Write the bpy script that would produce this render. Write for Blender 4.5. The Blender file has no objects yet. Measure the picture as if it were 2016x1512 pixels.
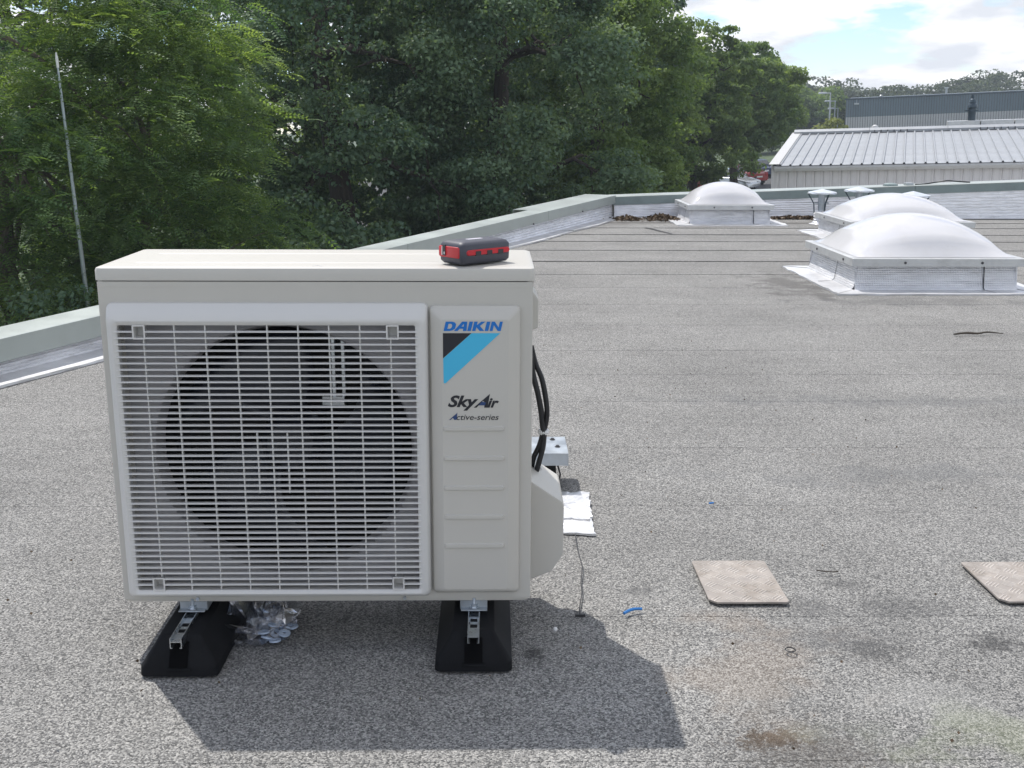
import bpy, bmesh, math, random
import numpy as np
from mathutils import Vector, Matrix

# ------------------------------------------------------------------ scene, camera, sky, sun
scene = bpy.context.scene
COL = scene.collection
TILT = 0.036                                    # the flat roof falls towards the right
ROOF = Matrix.Rotation(TILT, 4, 'Y')            # roof frame -> world
GROUND = -4.0

cam_data = bpy.data.cameras.new("camera")
cam_data.sensor_width = 36.0
cam_data.lens = 38.0
cam_data.clip_start = 0.05
cam_data.clip_end = 3000
camera = bpy.data.objects.new("camera", cam_data)
COL.objects.link(camera)
camera.matrix_world = Matrix((
    (0.9993361, 0.0353269, -0.0089035, 0.8561),
    (-0.0170207, 0.2366508, -0.9714457, -2.2147),
    (-0.0322112, 0.9709523, 0.2370950, 1.1187),
    (0, 0, 0, 1)))
scene.camera = camera

SUN_DIR = (ROOF.to_3x3() @ Vector((0.281, -0.405, -0.855))).normalized()   # way the light travels
to_sun = -SUN_DIR
sun_elev = math.asin(to_sun.z)
sun_rot = math.atan2(to_sun.x, to_sun.y)

world = bpy.data.worlds.new("World")
scene.world = world
world.use_nodes = True
wn, wl = world.node_tree.nodes, world.node_tree.links
wn.clear()
w_out = wn.new('ShaderNodeOutputWorld')
w_bg = wn.new('ShaderNodeBackground')
w_bg.inputs['Strength'].default_value = 0.15
w_sky = wn.new('ShaderNodeTexSky')
w_sky.sky_type = 'NISHITA'
w_sky.sun_disc = False
w_sky.sun_elevation = sun_elev
w_sky.sun_rotation = sun_rot
w_sky.air_density = 1.0
w_sky.dust_density = 0.0
w_sky.ozone_density = 4.0
w_tc = wn.new('ShaderNodeTexCoord')
w_sep = wn.new('ShaderNodeSeparateXYZ')
w_add = wn.new('ShaderNodeMath'); w_add.operation = 'ADD'; w_add.inputs[1].default_value = 0.26
w_max = wn.new('ShaderNodeMath'); w_max.operation = 'MAXIMUM'; w_max.inputs[1].default_value = 0.03
w_dx = wn.new('ShaderNodeMath'); w_dx.operation = 'DIVIDE'
w_dy = wn.new('ShaderNodeMath'); w_dy.operation = 'DIVIDE'
w_cmb = wn.new('ShaderNodeCombineXYZ'); w_cmb.inputs[2].default_value = 3.7
wl.new(w_tc.outputs['Generated'], w_sep.inputs[0])
wl.new(w_sep.outputs[2], w_add.inputs[0]); wl.new(w_add.outputs[0], w_max.inputs[0])
wl.new(w_sep.outputs[0], w_dx.inputs[0]); wl.new(w_max.outputs[0], w_dx.inputs[1])
wl.new(w_sep.outputs[1], w_dy.inputs[0]); wl.new(w_max.outputs[0], w_dy.inputs[1])
wl.new(w_dx.outputs[0], w_cmb.inputs[0]); wl.new(w_dy.outputs[0], w_cmb.inputs[1])
w_n1 = wn.new('ShaderNodeTexNoise')
w_n1.inputs['Scale'].default_value = 2.3; w_n1.inputs['Detail'].default_value = 9; w_n1.inputs['Roughness'].default_value = 0.56
w_n2 = wn.new('ShaderNodeTexNoise')
w_n2.inputs['Scale'].default_value = 4.2; w_n2.inputs['Detail'].default_value = 6
wl.new(w_cmb.outputs[0], w_n1.inputs['Vector']); wl.new(w_cmb.outputs[0], w_n2.inputs['Vector'])
w_ramp = wn.new('ShaderNodeValToRGB')
w_ramp.color_ramp.elements[0].position = 0.43; w_ramp.color_ramp.elements[0].color = (0, 0, 0, 1)
w_ramp.color_ramp.elements[1].position = 0.515; w_ramp.color_ramp.elements[1].color = (1, 1, 1, 1)
wl.new(w_n1.outputs[0], w_ramp.inputs[0])
w_ramp2 = wn.new('ShaderNodeValToRGB')
w_ramp2.color_ramp.elements[0].position = 0.40; w_ramp2.color_ramp.elements[0].color = (4.6, 4.8, 5.2, 1)
w_ramp2.color_ramp.elements[1].position = 0.58; w_ramp2.color_ramp.elements[1].color = (6.8, 6.8, 6.9, 1)
wl.new(w_n2.outputs[0], w_ramp2.inputs[0])
w_mix = wn.new('ShaderNodeMix'); w_mix.data_type = 'RGBA'
wl.new(w_ramp.outputs[0], w_mix.inputs[0])
w_tint = wn.new('ShaderNodeMix'); w_tint.data_type = 'RGBA'; w_tint.blend_type = 'MULTIPLY'; w_tint.inputs[0].default_value = 1.0
w_tint.inputs[7].default_value = (0.78, 0.82, 0.89, 1)
wl.new(w_sky.outputs[0], w_tint.inputs[6]); wl.new(w_tint.outputs[2], w_mix.inputs[6]); wl.new(w_ramp2.outputs[0], w_mix.inputs[7])
wl.new(w_mix.outputs[2], w_bg.inputs['Color'])
wl.new(w_bg.outputs[0], w_out.inputs['Surface'])

sun_data = bpy.data.lights.new("sun", 'SUN')
sun_data.energy = 3.5
sun_data.angle = math.radians(0.6)
sun_data.color = (1.0, 0.96, 0.905)
sun = bpy.data.objects.new("sun", sun_data)
COL.objects.link(sun)
sun.rotation_euler = SUN_DIR.to_track_quat('-Z', 'Y').to_euler()

vs = scene.view_settings
vs.view_transform = 'Standard'
vs.look = 'None'
vs.exposure = 0.30
vs.gamma = 1.0
vs.use_curve_mapping = False
scene.cycles.max_bounces = 5
scene.cycles.diffuse_bounces = 3
scene.cycles.glossy_bounces = 3
scene.cycles.transmission_bounces = 3
scene.cycles.transparent_max_bounces = 8

rng = np.random.default_rng(11)
random.seed(11)

# ------------------------------------------------------------------ materials
MATS = {}

def new_mat(name):
    m = bpy.data.materials.new(name)
    m.use_nodes = True
    nt = m.node_tree
    b = nt.nodes.get('Principled BSDF')
    return m, nt, b

def node(nt, kind, **inp):
    n = nt.nodes.new(kind)
    for k, v in inp.items():
        n.inputs[k.replace('_', ' ')].default_value = v
    return n

def mixrgb(nt, fac, a, b, blend='MIX'):
    n = nt.nodes.new('ShaderNodeMix'); n.data_type = 'RGBA'; n.blend_type = blend
    for sock, v in ((0, fac), (6, a), (7, b)):
        if isinstance(v, bpy.types.NodeSocket):
            nt.links.new(v, n.inputs[sock])
        elif sock == 0:
            n.inputs[0].default_value = v
        else:
            n.inputs[sock].default_value = tuple(v) + ((1,) if len(v) == 3 else ())
    return n.outputs[2]

def math_node(nt, op, a, b=None, c=None):
    n = nt.nodes.new('ShaderNodeMath'); n.operation = op
    for i, v in enumerate((a, b, c)):
        if v is None: continue
        if isinstance(v, bpy.types.NodeSocket): nt.links.new(v, n.inputs[i])
        else: n.inputs[i].default_value = v
    return n.outputs[0]

def ramp(nt, src, stops):
    n = nt.nodes.new('ShaderNodeValToRGB')
    els = n.color_ramp.elements
    while len(els) < len(stops): els.new(0.5)
    for e, (p, c) in zip(els, stops):
        e.position = p
        e.color = (c, c, c, 1) if not hasattr(c, '__len__') else tuple(c) + (1,)
    nt.links.new(src, n.inputs[0])
    return n.outputs[0]

def surf(name, color, rough=0.5, metal=0.0, var=0.0, vscale=6.0, bump=0.0, bscale=60.0, spec=0.5,
         stretch=(1, 1, 1), dirt=None, dirt_amt=0.0, dscale=3.0, coat=0.0, bdist=0.002, rvar=0.0):
    """a plain surface with grain, dirt and relief"""
    m, nt, b = new_mat(name)
    b.inputs['Roughness'].default_value = rough
    b.inputs['Metallic'].default_value = metal
    b.inputs['Specular IOR Level'].default_value = spec
    b.inputs['Coat Weight'].default_value = coat
    tc = nt.nodes.new('ShaderNodeTexCoord')
    mp = nt.nodes.new('ShaderNodeMapping'); mp.inputs['Scale'].default_value = stretch
    nt.links.new(tc.outputs['Object'], mp.inputs[0])
    col = None
    if var:
        n = node(nt, 'ShaderNodeTexNoise', Scale=vscale, Detail=6.0, Roughness=0.6)
        nt.links.new(mp.outputs[0], n.inputs['Vector'])
        lo = [c * (1 - var) for c in color]; hi = [min(1, c * (1 + var)) for c in color]
        col = ramp(nt, n.outputs[0], [(0.3, lo), (0.7, hi)])
        if rvar:
            r = nt.nodes.new('ShaderNodeMapRange')
            nt.links.new(n.outputs[0], r.inputs[0])
            r.inputs[1].default_value = 0.3; r.inputs[2].default_value = 0.7
            r.inputs[3].default_value = max(0, rough - rvar); r.inputs[4].default_value = min(1, rough + rvar)
            nt.links.new(r.outputs[0], b.inputs['Roughness'])
    if dirt is not None:
        n2 = node(nt, 'ShaderNodeTexNoise', Scale=dscale, Detail=8.0, Roughness=0.7)
        nt.links.new(mp.outputs[0], n2.inputs['Vector'])
        f = ramp(nt, n2.outputs[0], [(0.48, 0.0), (0.72, dirt_amt)])
        col = mixrgb(nt, f, col if col is not None else color, dirt)
    if col is None: b.inputs['Base Color'].default_value = tuple(color) + (1,)
    else: nt.links.new(col, b.inputs['Base Color'])
    if bump:
        nb = node(nt, 'ShaderNodeTexNoise', Scale=bscale, Detail=5.0)
        nt.links.new(mp.outputs[0], nb.inputs['Vector'])
        bp = nt.nodes.new('ShaderNodeBump'); bp.inputs['Strength'].default_value = bump; bp.inputs['Distance'].default_value = bdist
        nt.links.new(nb.outputs[0], bp.inputs['Height']); nt.links.new(bp.outputs[0], b.inputs['Normal'])
    MATS[name] = m
    return m

def felt_material():
    m, nt, b = new_mat('mineral_felt')
    b.inputs['Roughness'].default_value = 0.85
    b.inputs['Specular IOR Level'].default_value = 0.25
    tc = nt.nodes.new('ShaderNodeTexCoord')
    P = tc.outputs['Object']
    # granules
    v1 = node(nt, 'ShaderNodeTexVoronoi', Scale=290.0)
    nt.links.new(P, v1.inputs['Vector'])
    sepc = nt.nodes.new('ShaderNodeSeparateColor'); nt.links.new(v1.outputs['Color'], sepc.inputs[0])
    g = ramp(nt, sepc.outputs[0], [(0.0, (0.095, 0.095, 0.093)), (0.28, (0.175, 0.173, 0.168)), (0.55, (0.285, 0.28, 0.268)),
                                   (0.8, (0.385, 0.376, 0.357)), (1.0, (0.50, 0.487, 0.46))])
    n1 = node(nt, 'ShaderNodeTexNoise', Scale=170.0, Detail=3.0, Roughness=0.7)
    nt.links.new(P, n1.inputs['Vector'])
    clump = ramp(nt, n1.outputs[0], [(0.30, 0.66), (0.68, 1.14)])
    col = mixrgb(nt, 1.0, g, clump, 'MULTIPLY')
    # broad weathering
    n2 = node(nt, 'ShaderNodeTexNoise', Scale=1.3, Detail=7.0, Roughness=0.62)
    nt.links.new(P, n2.inputs['Vector'])
    broad = ramp(nt, n2.outputs[0], [(0.3, 0.82), (0.7, 1.11)])
    col = mixrgb(nt, 1.0, col, broad, 'MULTIPLY')
    mp = nt.nodes.new('ShaderNodeMapping'); mp.inputs['Scale'].default_value = (0.5, 5.0, 1.0)
    nt.links.new(P, mp.inputs[0])
    n3 = node(nt, 'ShaderNodeTexNoise', Scale=2.2, Detail=5.0, Roughness=0.6)
    nt.links.new(mp.outputs[0], n3.inputs['Vector'])
    streak = ramp(nt, n3.outputs[0], [(0.35, 0.95), (0.65, 1.04)])
    col = mixrgb(nt, 1.0, col, streak, 'MULTIPLY')
    # stains with places of their own: (x, y, rx, ry, colour, amount)
    sep = nt.nodes.new('ShaderNodeSeparateXYZ'); nt.links.new(P, sep.inputs[0])
    n4 = node(nt, 'ShaderNodeTexNoise', Scale=46.0, Detail=7.0, Roughness=0.8)
    nt.links.new(P, n4.inputs['Vector'])
    n5 = node(nt, 'ShaderNodeTexNoise', Scale=5.0, Detail=5.0, Roughness=0.6)
    nt.links.new(P, n5.inputs['Vector'])
    stains = [
        (1.665, -0.02, 0.10, 0.07, (0.05, 0.05, 0.05), 0.6, n4), (1.60, 0.03, 0.22, 0.09, (0.10, 0.10, 0.10), 0.5, n4),
        (1.95, 0.01, 0.08, 0.06, (0.05, 0.05, 0.05), 0.8, n4), (1.80, 0.20, 0.16, 0.10, (0.09, 0.09, 0.09), 0.55, n4),
        (1.72, 0.33, 0.07, 0.04, (0.06, 0.06, 0.06), 0.6, n4),
        (1.35, -0.375, 0.09, 0.05, (0.075, 0.045, 0.02), 0.95, n4), (1.42, -0.42, 0.22, 0.10, (0.09, 0.08, 0.07), 0.6, n4),
        (1.40, -0.10, 0.22, 0.30, (0.30, 0.23, 0.17), 0.30, n5), (1.80, -0.40, 0.24, 0.13, (0.25, 0.28, 0.16), 0.34, n5),
        (1.66, -0.23, 0.42, 0.10, (0.46, 0.46, 0.44), 0.16, n5), (1.58, 0.20, 0.09, 0.08, (0.10, 0.10, 0.10), 0.55, n4),
        (0.905, -0.03, 0.03, 0.05, (0.03, 0.03, 0.03), 0.9, n4), (1.55, -0.35, 0.16, 0.08, (0.22, 0.25, 0.19), 0.28, n5),
        (2.98, 5.55, 0.32, 0.75, (0.10, 0.095, 0.09), 0.7, n5), (3.6, 4.78, 0.9, 0.22, (0.13, 0.13, 0.13), 0.5, n5),
        (1.18, 0.30, 0.05, 0.05, (0.09, 0.09, 0.09), 0.6, n4), (2.3, 10.5, 1.2, 0.45, (0.16, 0.15, 0.14), 0.6, n5),
        (4.6, 10.5, 1.6, 0.4, (0.16, 0.15, 0.14), 0.6, n5), (2.3, 1.2, 0.9, 0.12, (0.14, 0.145, 0.15), 0.35, n5),
        (2.6, 2.2, 1.4, 0.10, (0.14, 0.145, 0.15), 0.35, n5)]
    for (x, y, rx, ry, c, amt, nn) in stains:
        dx = math_node(nt, 'DIVIDE', math_node(nt, 'SUBTRACT', sep.outputs[0], x), rx)
        dy = math_node(nt, 'DIVIDE', math_node(nt, 'SUBTRACT', sep.outputs[1], y), ry)
        d = math_node(nt, 'SQRT', math_node(nt, 'ADD', math_node(nt, 'MULTIPLY', dx, dx), math_node(nt, 'MULTIPLY', dy, dy)))
        f = math_node(nt, 'SUBTRACT', 1.0, d)
        f = math_node(nt, 'ADD', f, math_node(nt, 'MULTIPLY', math_node(nt, 'SUBTRACT', nn.outputs[0], 0.5), 4.6))
        mr = nt.nodes.new('ShaderNodeMapRange'); mr.interpolation_type = 'SMOOTHSTEP'
        nt.links.new(f, mr.inputs[0]); mr.inputs[1].default_value = -0.05; mr.inputs[2].default_value = 0.85
        mr.inputs[3].default_value = 0; mr.inputs[4].default_value = amt
        # keep it inside about 1.6 radii
        lim = ramp(nt, math_node(nt, 'MULTIPLY', d, 0.5), [(0.45, 1.0), (0.8, 0.0)])
        ff = math_node(nt, 'MULTIPLY', mr.outputs[0], lim)
        col = mixrgb(nt, ff, col, mixrgb(nt, 0.88, col, c))
    nt.links.new(col, b.inputs['Base Color'])
    # granule relief
    h = math_node(nt, 'ADD', math_node(nt, 'MULTIPLY', v1.outputs['Distance'], -1.0), math_node(nt, 'MULTIPLY', n1.outputs[0], 1.6))
    bp = nt.nodes.new('ShaderNodeBump'); bp.inputs['Strength'].default_value = 0.75; bp.inputs['Distance'].default_value = 0.004
    nt.links.new(h, bp.inputs['Height']); nt.links.new(bp.outputs[0], b.inputs['Normal'])
    MATS['felt'] = m
    return m

def foil_material(name, base=(0.90, 0.90, 0.92), grid=False, ribs=0.0, rough=0.38):
    """aluminium faced flashing: creased, ribbed or embossed with a fine grid"""
    m, nt, b = new_mat(name)
    b.inputs['Metallic'].default_value = 0.5
    b.inputs['Roughness'].default_value = rough
    tc = nt.nodes.new('ShaderNodeTexCoord'); P = tc.outputs['Object']
    n = node(nt, 'ShaderNodeTexNoise', Scale=9.0, Detail=6.0, Roughness=0.65)
    mp = nt.nodes.new('ShaderNodeMapping'); mp.inputs['Scale'].default_value = (0.5, 0.5, 2.2)
    nt.links.new(P, mp.inputs[0]); nt.links.new(mp.outputs[0], n.inputs['Vector'])
    col = ramp(nt, n.outputs[0], [(0.3, [c * 0.72 for c in base]), (0.7, base)])
    nd = node(nt, 'ShaderNodeTexNoise', Scale=14.0, Detail=7.0, Roughness=0.75)
    nt.links.new(P, nd.inputs['Vector'])
    col = mixrgb(nt, ramp(nt, nd.outputs[0], [(0.58, 0.0), (0.8, 0.5)]), col, (0.25, 0.24, 0.22))
    nt.links.new(col, b.inputs['Base Color'])
    mp2 = nt.nodes.new('ShaderNodeMapping'); mp2.inputs['Scale'].default_value = (3.0, 3.0, 26.0)
    nt.links.new(P, mp2.inputs[0])
    crease = node(nt, 'ShaderNodeTexNoise', Scale=2.0, Detail=4.0, Roughness=0.6)
    nt.links.new(mp2.outputs[0], crease.inputs['Vector'])
    h = math_node(nt, 'MULTIPLY', crease.outputs[0], 1.0)
    if grid:
        sep = nt.nodes.new('ShaderNodeSeparateXYZ'); nt.links.new(P, sep.inputs[0])
        def wave(s, k):
            return math_node(nt, 'POWER', math_node(nt, 'ABSOLUTE', math_node(nt, 'SINE', math_node(nt, 'MULTIPLY', s, k))), 0.5)
        xy = math_node(nt, 'ADD', sep.outputs[0], sep.outputs[1])
        h = math_node(nt, 'ADD', math_node(nt, 'MULTIPLY', h, 0.8), math_node(nt, 'MULTIPLY', math_node(nt, 'MULTIPLY', wave(xy, 190.0), wave(sep.outputs[2], 210.0)), 0.35))
    bp = nt.nodes.new('ShaderNodeBump'); bp.inputs['Strength'].default_value = 1.0; bp.inputs['Distance'].default_value = 0.011
    nt.links.new(h, bp.inputs['Height']); nt.links.new(bp.outputs[0], b.inputs['Normal'])
    MATS[name] = m
    return m

def leaf_material(name, dark, light, trans=0.3, tcol=None):
    m, nt, b = new_mat(name)
    out = nt.nodes['Material Output']
    at = nt.nodes.new('ShaderNodeAttribute'); at.attribute_name = 'tint'
    mid = [(a + c) / 2 for a, c in zip(dark, light)]
    col = ramp(nt, at.outputs['Fac'], [(0.0, dark), (0.5, mid), (1.0, light)])
    nt.links.new(col, b.inputs['Base Color'])
    b.inputs['Roughness'].default_value = 0.58
    b.inputs['Specular IOR Level'].default_value = 0.25
    tr = nt.nodes.new('ShaderNodeBsdfTranslucent')
    tc = mixrgb(nt, 1.0, col, tcol or (1.5, 1.45, 0.6), 'MULTIPLY')
    nt.links.new(tc, tr.inputs['Color'])
    mx = nt.nodes.new('ShaderNodeMixShader'); mx.inputs[0].default_value = trans
    nt.links.new(b.outputs[0], mx.inputs[1]); nt.links.new(tr.outputs[0], mx.inputs[2])
    nt.links.new(mx.outputs[0], out.inputs['Surface'])
    MATS[name] = m
    return m

def bag_material():
    m, nt, b = new_mat('polythene')
    out = nt.nodes['Material Output']
    t = nt.nodes.new('ShaderNodeBsdfTransparent'); t.inputs[0].default_value = (0.90, 0.91, 0.93, 1)
    g = nt.nodes.new('ShaderNodeBsdfGlossy'); g.inputs['Roughness'].default_value = 0.1; g.inputs['Color'].default_value = (0.95, 0.96, 1, 1)
    lw = nt.nodes.new('ShaderNodeLayerWeight'); lw.inputs[0].default_value = 0.3
    f = ramp(nt, lw.outputs['Fresnel'], [(0.0, 0.03), (0.8, 0.6)])
    mx = nt.nodes.new('ShaderNodeMixShader')
    nt.links.new(f, mx.inputs[0]); nt.links.new(t.outputs[0], mx.inputs[1]); nt.links.new(g.outputs[0], mx.inputs[2])
    nt.links.new(mx.outputs[0], out.inputs['Surface'])
    MATS['polythene'] = m
    return m

def opal_material():
    m = surf('opal', (0.69, 0.685, 0.70), 0.13, var=0.02, vscale=2, spec=0.5, dirt=(0.50, 0.47, 0.43), dirt_amt=0.25, dscale=6)
    nt = m.node_tree; b = nt.nodes['Principled BSDF']; out = nt.nodes['Material Output']
    tr = nt.nodes.new('ShaderNodeBsdfTranslucent'); tr.inputs[0].default_value = (0.80, 0.79, 0.80, 1)
    mx = nt.nodes.new('ShaderNodeMixShader'); mx.inputs[0].default_value = 0.18
    nt.links.new(b.outputs[0], mx.inputs[1]); nt.links.new(tr.outputs[0], mx.inputs[2]); nt.links.new(mx.outputs[0], out.inputs['Surface'])

felt_material()
foil_material('foil_rib'); foil_material('foil_grid', grid=True); foil_material('foil_flat', base=(0.78, 0.78, 0.79), rough=0.45)
bag_material()
surf('ivory', (0.535, 0.515, 0.472), 0.38, var=0.015, vscale=3, bump=0.06, bscale=700, bdist=0.0004, dirt=(0.42, 0.41, 0.37), dirt_amt=0.12, dscale=4)
surf('ivory_grille', (0.62, 0.61, 0.59), 0.35, var=0.01)
surf('inner_shell', (0.34, 0.33, 0.345), 0.5, var=0.05)
surf('fan_plastic', (0.016, 0.018, 0.028), 0.35, var=0.1)
surf('coil', (0.012, 0.012, 0.016), 0.6, var=0.2, vscale=40)
surf('cowl_metal', (0.66, 0.69, 0.72), 0.3, metal=0.5, var=0.1, vscale=9)
surf('steel', (0.62, 0.66, 0.70), 0.28, metal=1.0, var=0.1, vscale=30, rvar=0.1)
surf('galv', (0.42, 0.46, 0.50), 0.45, metal=0.7, var=0.14, vscale=14, rvar=0.12, dirt=(0.3, 0.29, 0.27), dirt_amt=0.35, dscale=9)
surf('rubber', (0.0045, 0.005, 0.0065), 0.75, spec=0.25, var=0.25, vscale=30, bump=0.2, bscale=250, dirt=(0.02, 0.02, 0.022), dirt_amt=0.3, dscale=10)
surf('rubber_slot', (0.0025, 0.0025, 0.003), 0.9, spec=0.1, var=0.2)
surf('cable', (0.012, 0.012, 0.014), 0.45, var=0.2, vscale=40)
surf('white_plastic', (0.75, 0.75, 0.74), 0.4, var=0.05)
surf('logo_blue', (0.0, 0.15, 0.52), 0.4, var=0.02)
surf('logo_cyan', (0.055, 0.46, 0.72), 0.4, var=0.02)
surf('logo_black', (0.012, 0.013, 0.02), 0.4, var=0.02)
surf('logo_navy', (0.02, 0.05, 0.15), 0.35, var=0.3, vscale=120)
surf('pack_shell', (0.055, 0.057, 0.075), 0.5, var=0.08, bump=0.12, bscale=500, bdist=0.0004)
surf('pack_red', (0.52, 0.018, 0.03), 0.42, var=0.06, bump=0.1, bscale=300, bdist=0.0004)
surf('pack_dark', (0.03, 0.03, 0.035), 0.5, var=0.1)
surf('pack_label', (0.72, 0.70, 0.76), 0.35, var=0.05)
surf('washer_blue', (0.42, 0.50, 0.62), 0.5, var=0.08)
surf('bitumen', (0.030, 0.030, 0.032), 0.7, var=0.3, vscale=40, bump=0.4, bscale=120)
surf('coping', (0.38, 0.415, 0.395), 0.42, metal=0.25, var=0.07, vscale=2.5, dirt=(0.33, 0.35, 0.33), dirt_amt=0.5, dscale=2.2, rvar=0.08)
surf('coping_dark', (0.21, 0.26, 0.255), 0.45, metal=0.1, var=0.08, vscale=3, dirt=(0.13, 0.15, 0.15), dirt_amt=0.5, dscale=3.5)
surf('render_wall', (0.40, 0.38, 0.35), 0.85, var=0.1, bump=0.3)
surf('frame_alu', (0.56, 0.57, 0.57), 0.42, metal=0.45, var=0.08, vscale=7, dirt=(0.35, 0.35, 0.34), dirt_amt=0.45, dscale=8)
opal_material()
surf('tread_alu', (0.33, 0.295, 0.265), 0.6, metal=0.1, var=0.2, vscale=14, dirt=(0.17, 0.14, 0.11), dirt_amt=0.85, dscale=9, rvar=0.12)
surf('tread_bar', (0.50, 0.46, 0.42), 0.6, metal=0.1, var=0.2, vscale=14, dirt=(0.17, 0.14, 0.11), dirt_amt=0.85, dscale=9)
surf('shed_roof', (0.345, 0.36, 0.38), 0.5, metal=0.3, var=0.09, vscale=2.5, dirt=(0.42, 0.43, 0.44), dirt_amt=0.55, dscale=3)
surf('shed_wall', (0.74, 0.72, 0.73), 0.6, var=0.06, vscale=2, stretch=(4, 4, 0.3), dirt=(0.33, 0.32, 0.31), dirt_amt=0.4, dscale=3)
surf('shed_trim', (0.55, 0.55, 0.55), 0.5, metal=0.15, var=0.06, vscale=4, dirt=(0.35, 0.34, 0.33), dirt_amt=0.5, dscale=4)
surf('joint_dark', (0.06, 0.06, 0.065), 0.7, var=0.1)
surf('far_dark', (0.115, 0.16, 0.19), 0.5, var=0.08, vscale=0.6, stretch=(1, 1, 0.1))
surf('far_light', (0.44, 0.44, 0.455), 0.55, var=0.06, vscale=0.6, stretch=(1, 1, 0.1))
surf('flue', (0.045, 0.07, 0.09), 0.45, metal=0.3, var=0.15)
surf('lamp_grey', (0.45, 0.48, 0.50), 0.4, metal=0.5, var=0.1)
surf('pole_metal', (0.34, 0.39, 0.41), 0.32, metal=0.7, var=0.15, vscale=2, rvar=0.1)
surf('bark', (0.055, 0.045, 0.038), 0.9, var=0.4, vscale=5, stretch=(3, 3, 0.6), bump=0.8, bscale=14, bdist=0.03)
surf('bark_pale', (0.15, 0.125, 0.10), 0.9, var=0.35, vscale=5, stretch=(3, 3, 0.6), bump=0.7, bscale=14, bdist=0.03)
surf('grass', (0.055, 0.085, 0.03), 0.9, var=0.4, vscale=0.7, bump=0.6, bscale=6, bdist=0.05)
surf('concrete', (0.36, 0.35, 0.33), 0.85, var=0.12, vscale=0.8, bump=0.2, bscale=20)
surf('asphalt', (0.055, 0.055, 0.057), 0.85, var=0.2, vscale=1.5, bump=0.2, bscale=60)
surf('twig_wood', (0.05, 0.04, 0.03), 0.8, var=0.3)
surf('pebble_white', (0.7, 0.7, 0.7), 0.6, var=0.1)
surf('scrap_blue', (0.02, 0.16, 0.45), 0.4, var=0.08)
surf('car_silver', (0.55, 0.57, 0.60), 0.25, metal=0.6, var=0.02, coat=0.6)
surf('car_red', (0.36, 0.02, 0.018), 0.28, var=0.02, coat=0.7)
surf('car_blue', (0.03, 0.05, 0.12), 0.28, var=0.02, coat=0.7)
surf('glass_dark', (0.02, 0.028, 0.035), 0.06, var=0.02, spec=0.8)
surf('tyre', (0.015, 0.015, 0.016), 0.8, var=0.1)
surf('rim', (0.5, 0.5, 0.52), 0.3, metal=0.8, var=0.05)
surf('tail_red', (0.40, 0.01, 0.01), 0.25, var=0.02)
surf('head_clear', (0.75, 0.77, 0.80), 0.15, var=0.02)
leaf_material('oak_leaf', (0.068, 0.125, 0.085), (0.185, 0.265, 0.165), 0.38)
leaf_material('mid_leaf', (0.078, 0.140, 0.055), (0.215, 0.300, 0.120), 0.46)
leaf_material('locust_leaf', (0.072, 0.145, 0.066), (0.245, 0.340, 0.130), 0.50)
leaf_material('far_leaf', (0.035, 0.058, 0.030), (0.110, 0.140, 0.075), 0.25)
leaf_material('yellow_leaf', (0.10, 0.13, 0.03), (0.24, 0.27, 0.07), 0.3)
leaf_material('dead_leaf', (0.045, 0.028, 0.015), (0.17, 0.12, 0.075), 0.05, tcol=(1, 1, 1))

# ------------------------------------------------------------------ mesh helpers
IN_ROOF = True            # top-level objects made now lie in the tilted roof frame
ROOF_OBJECTS = []

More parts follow.
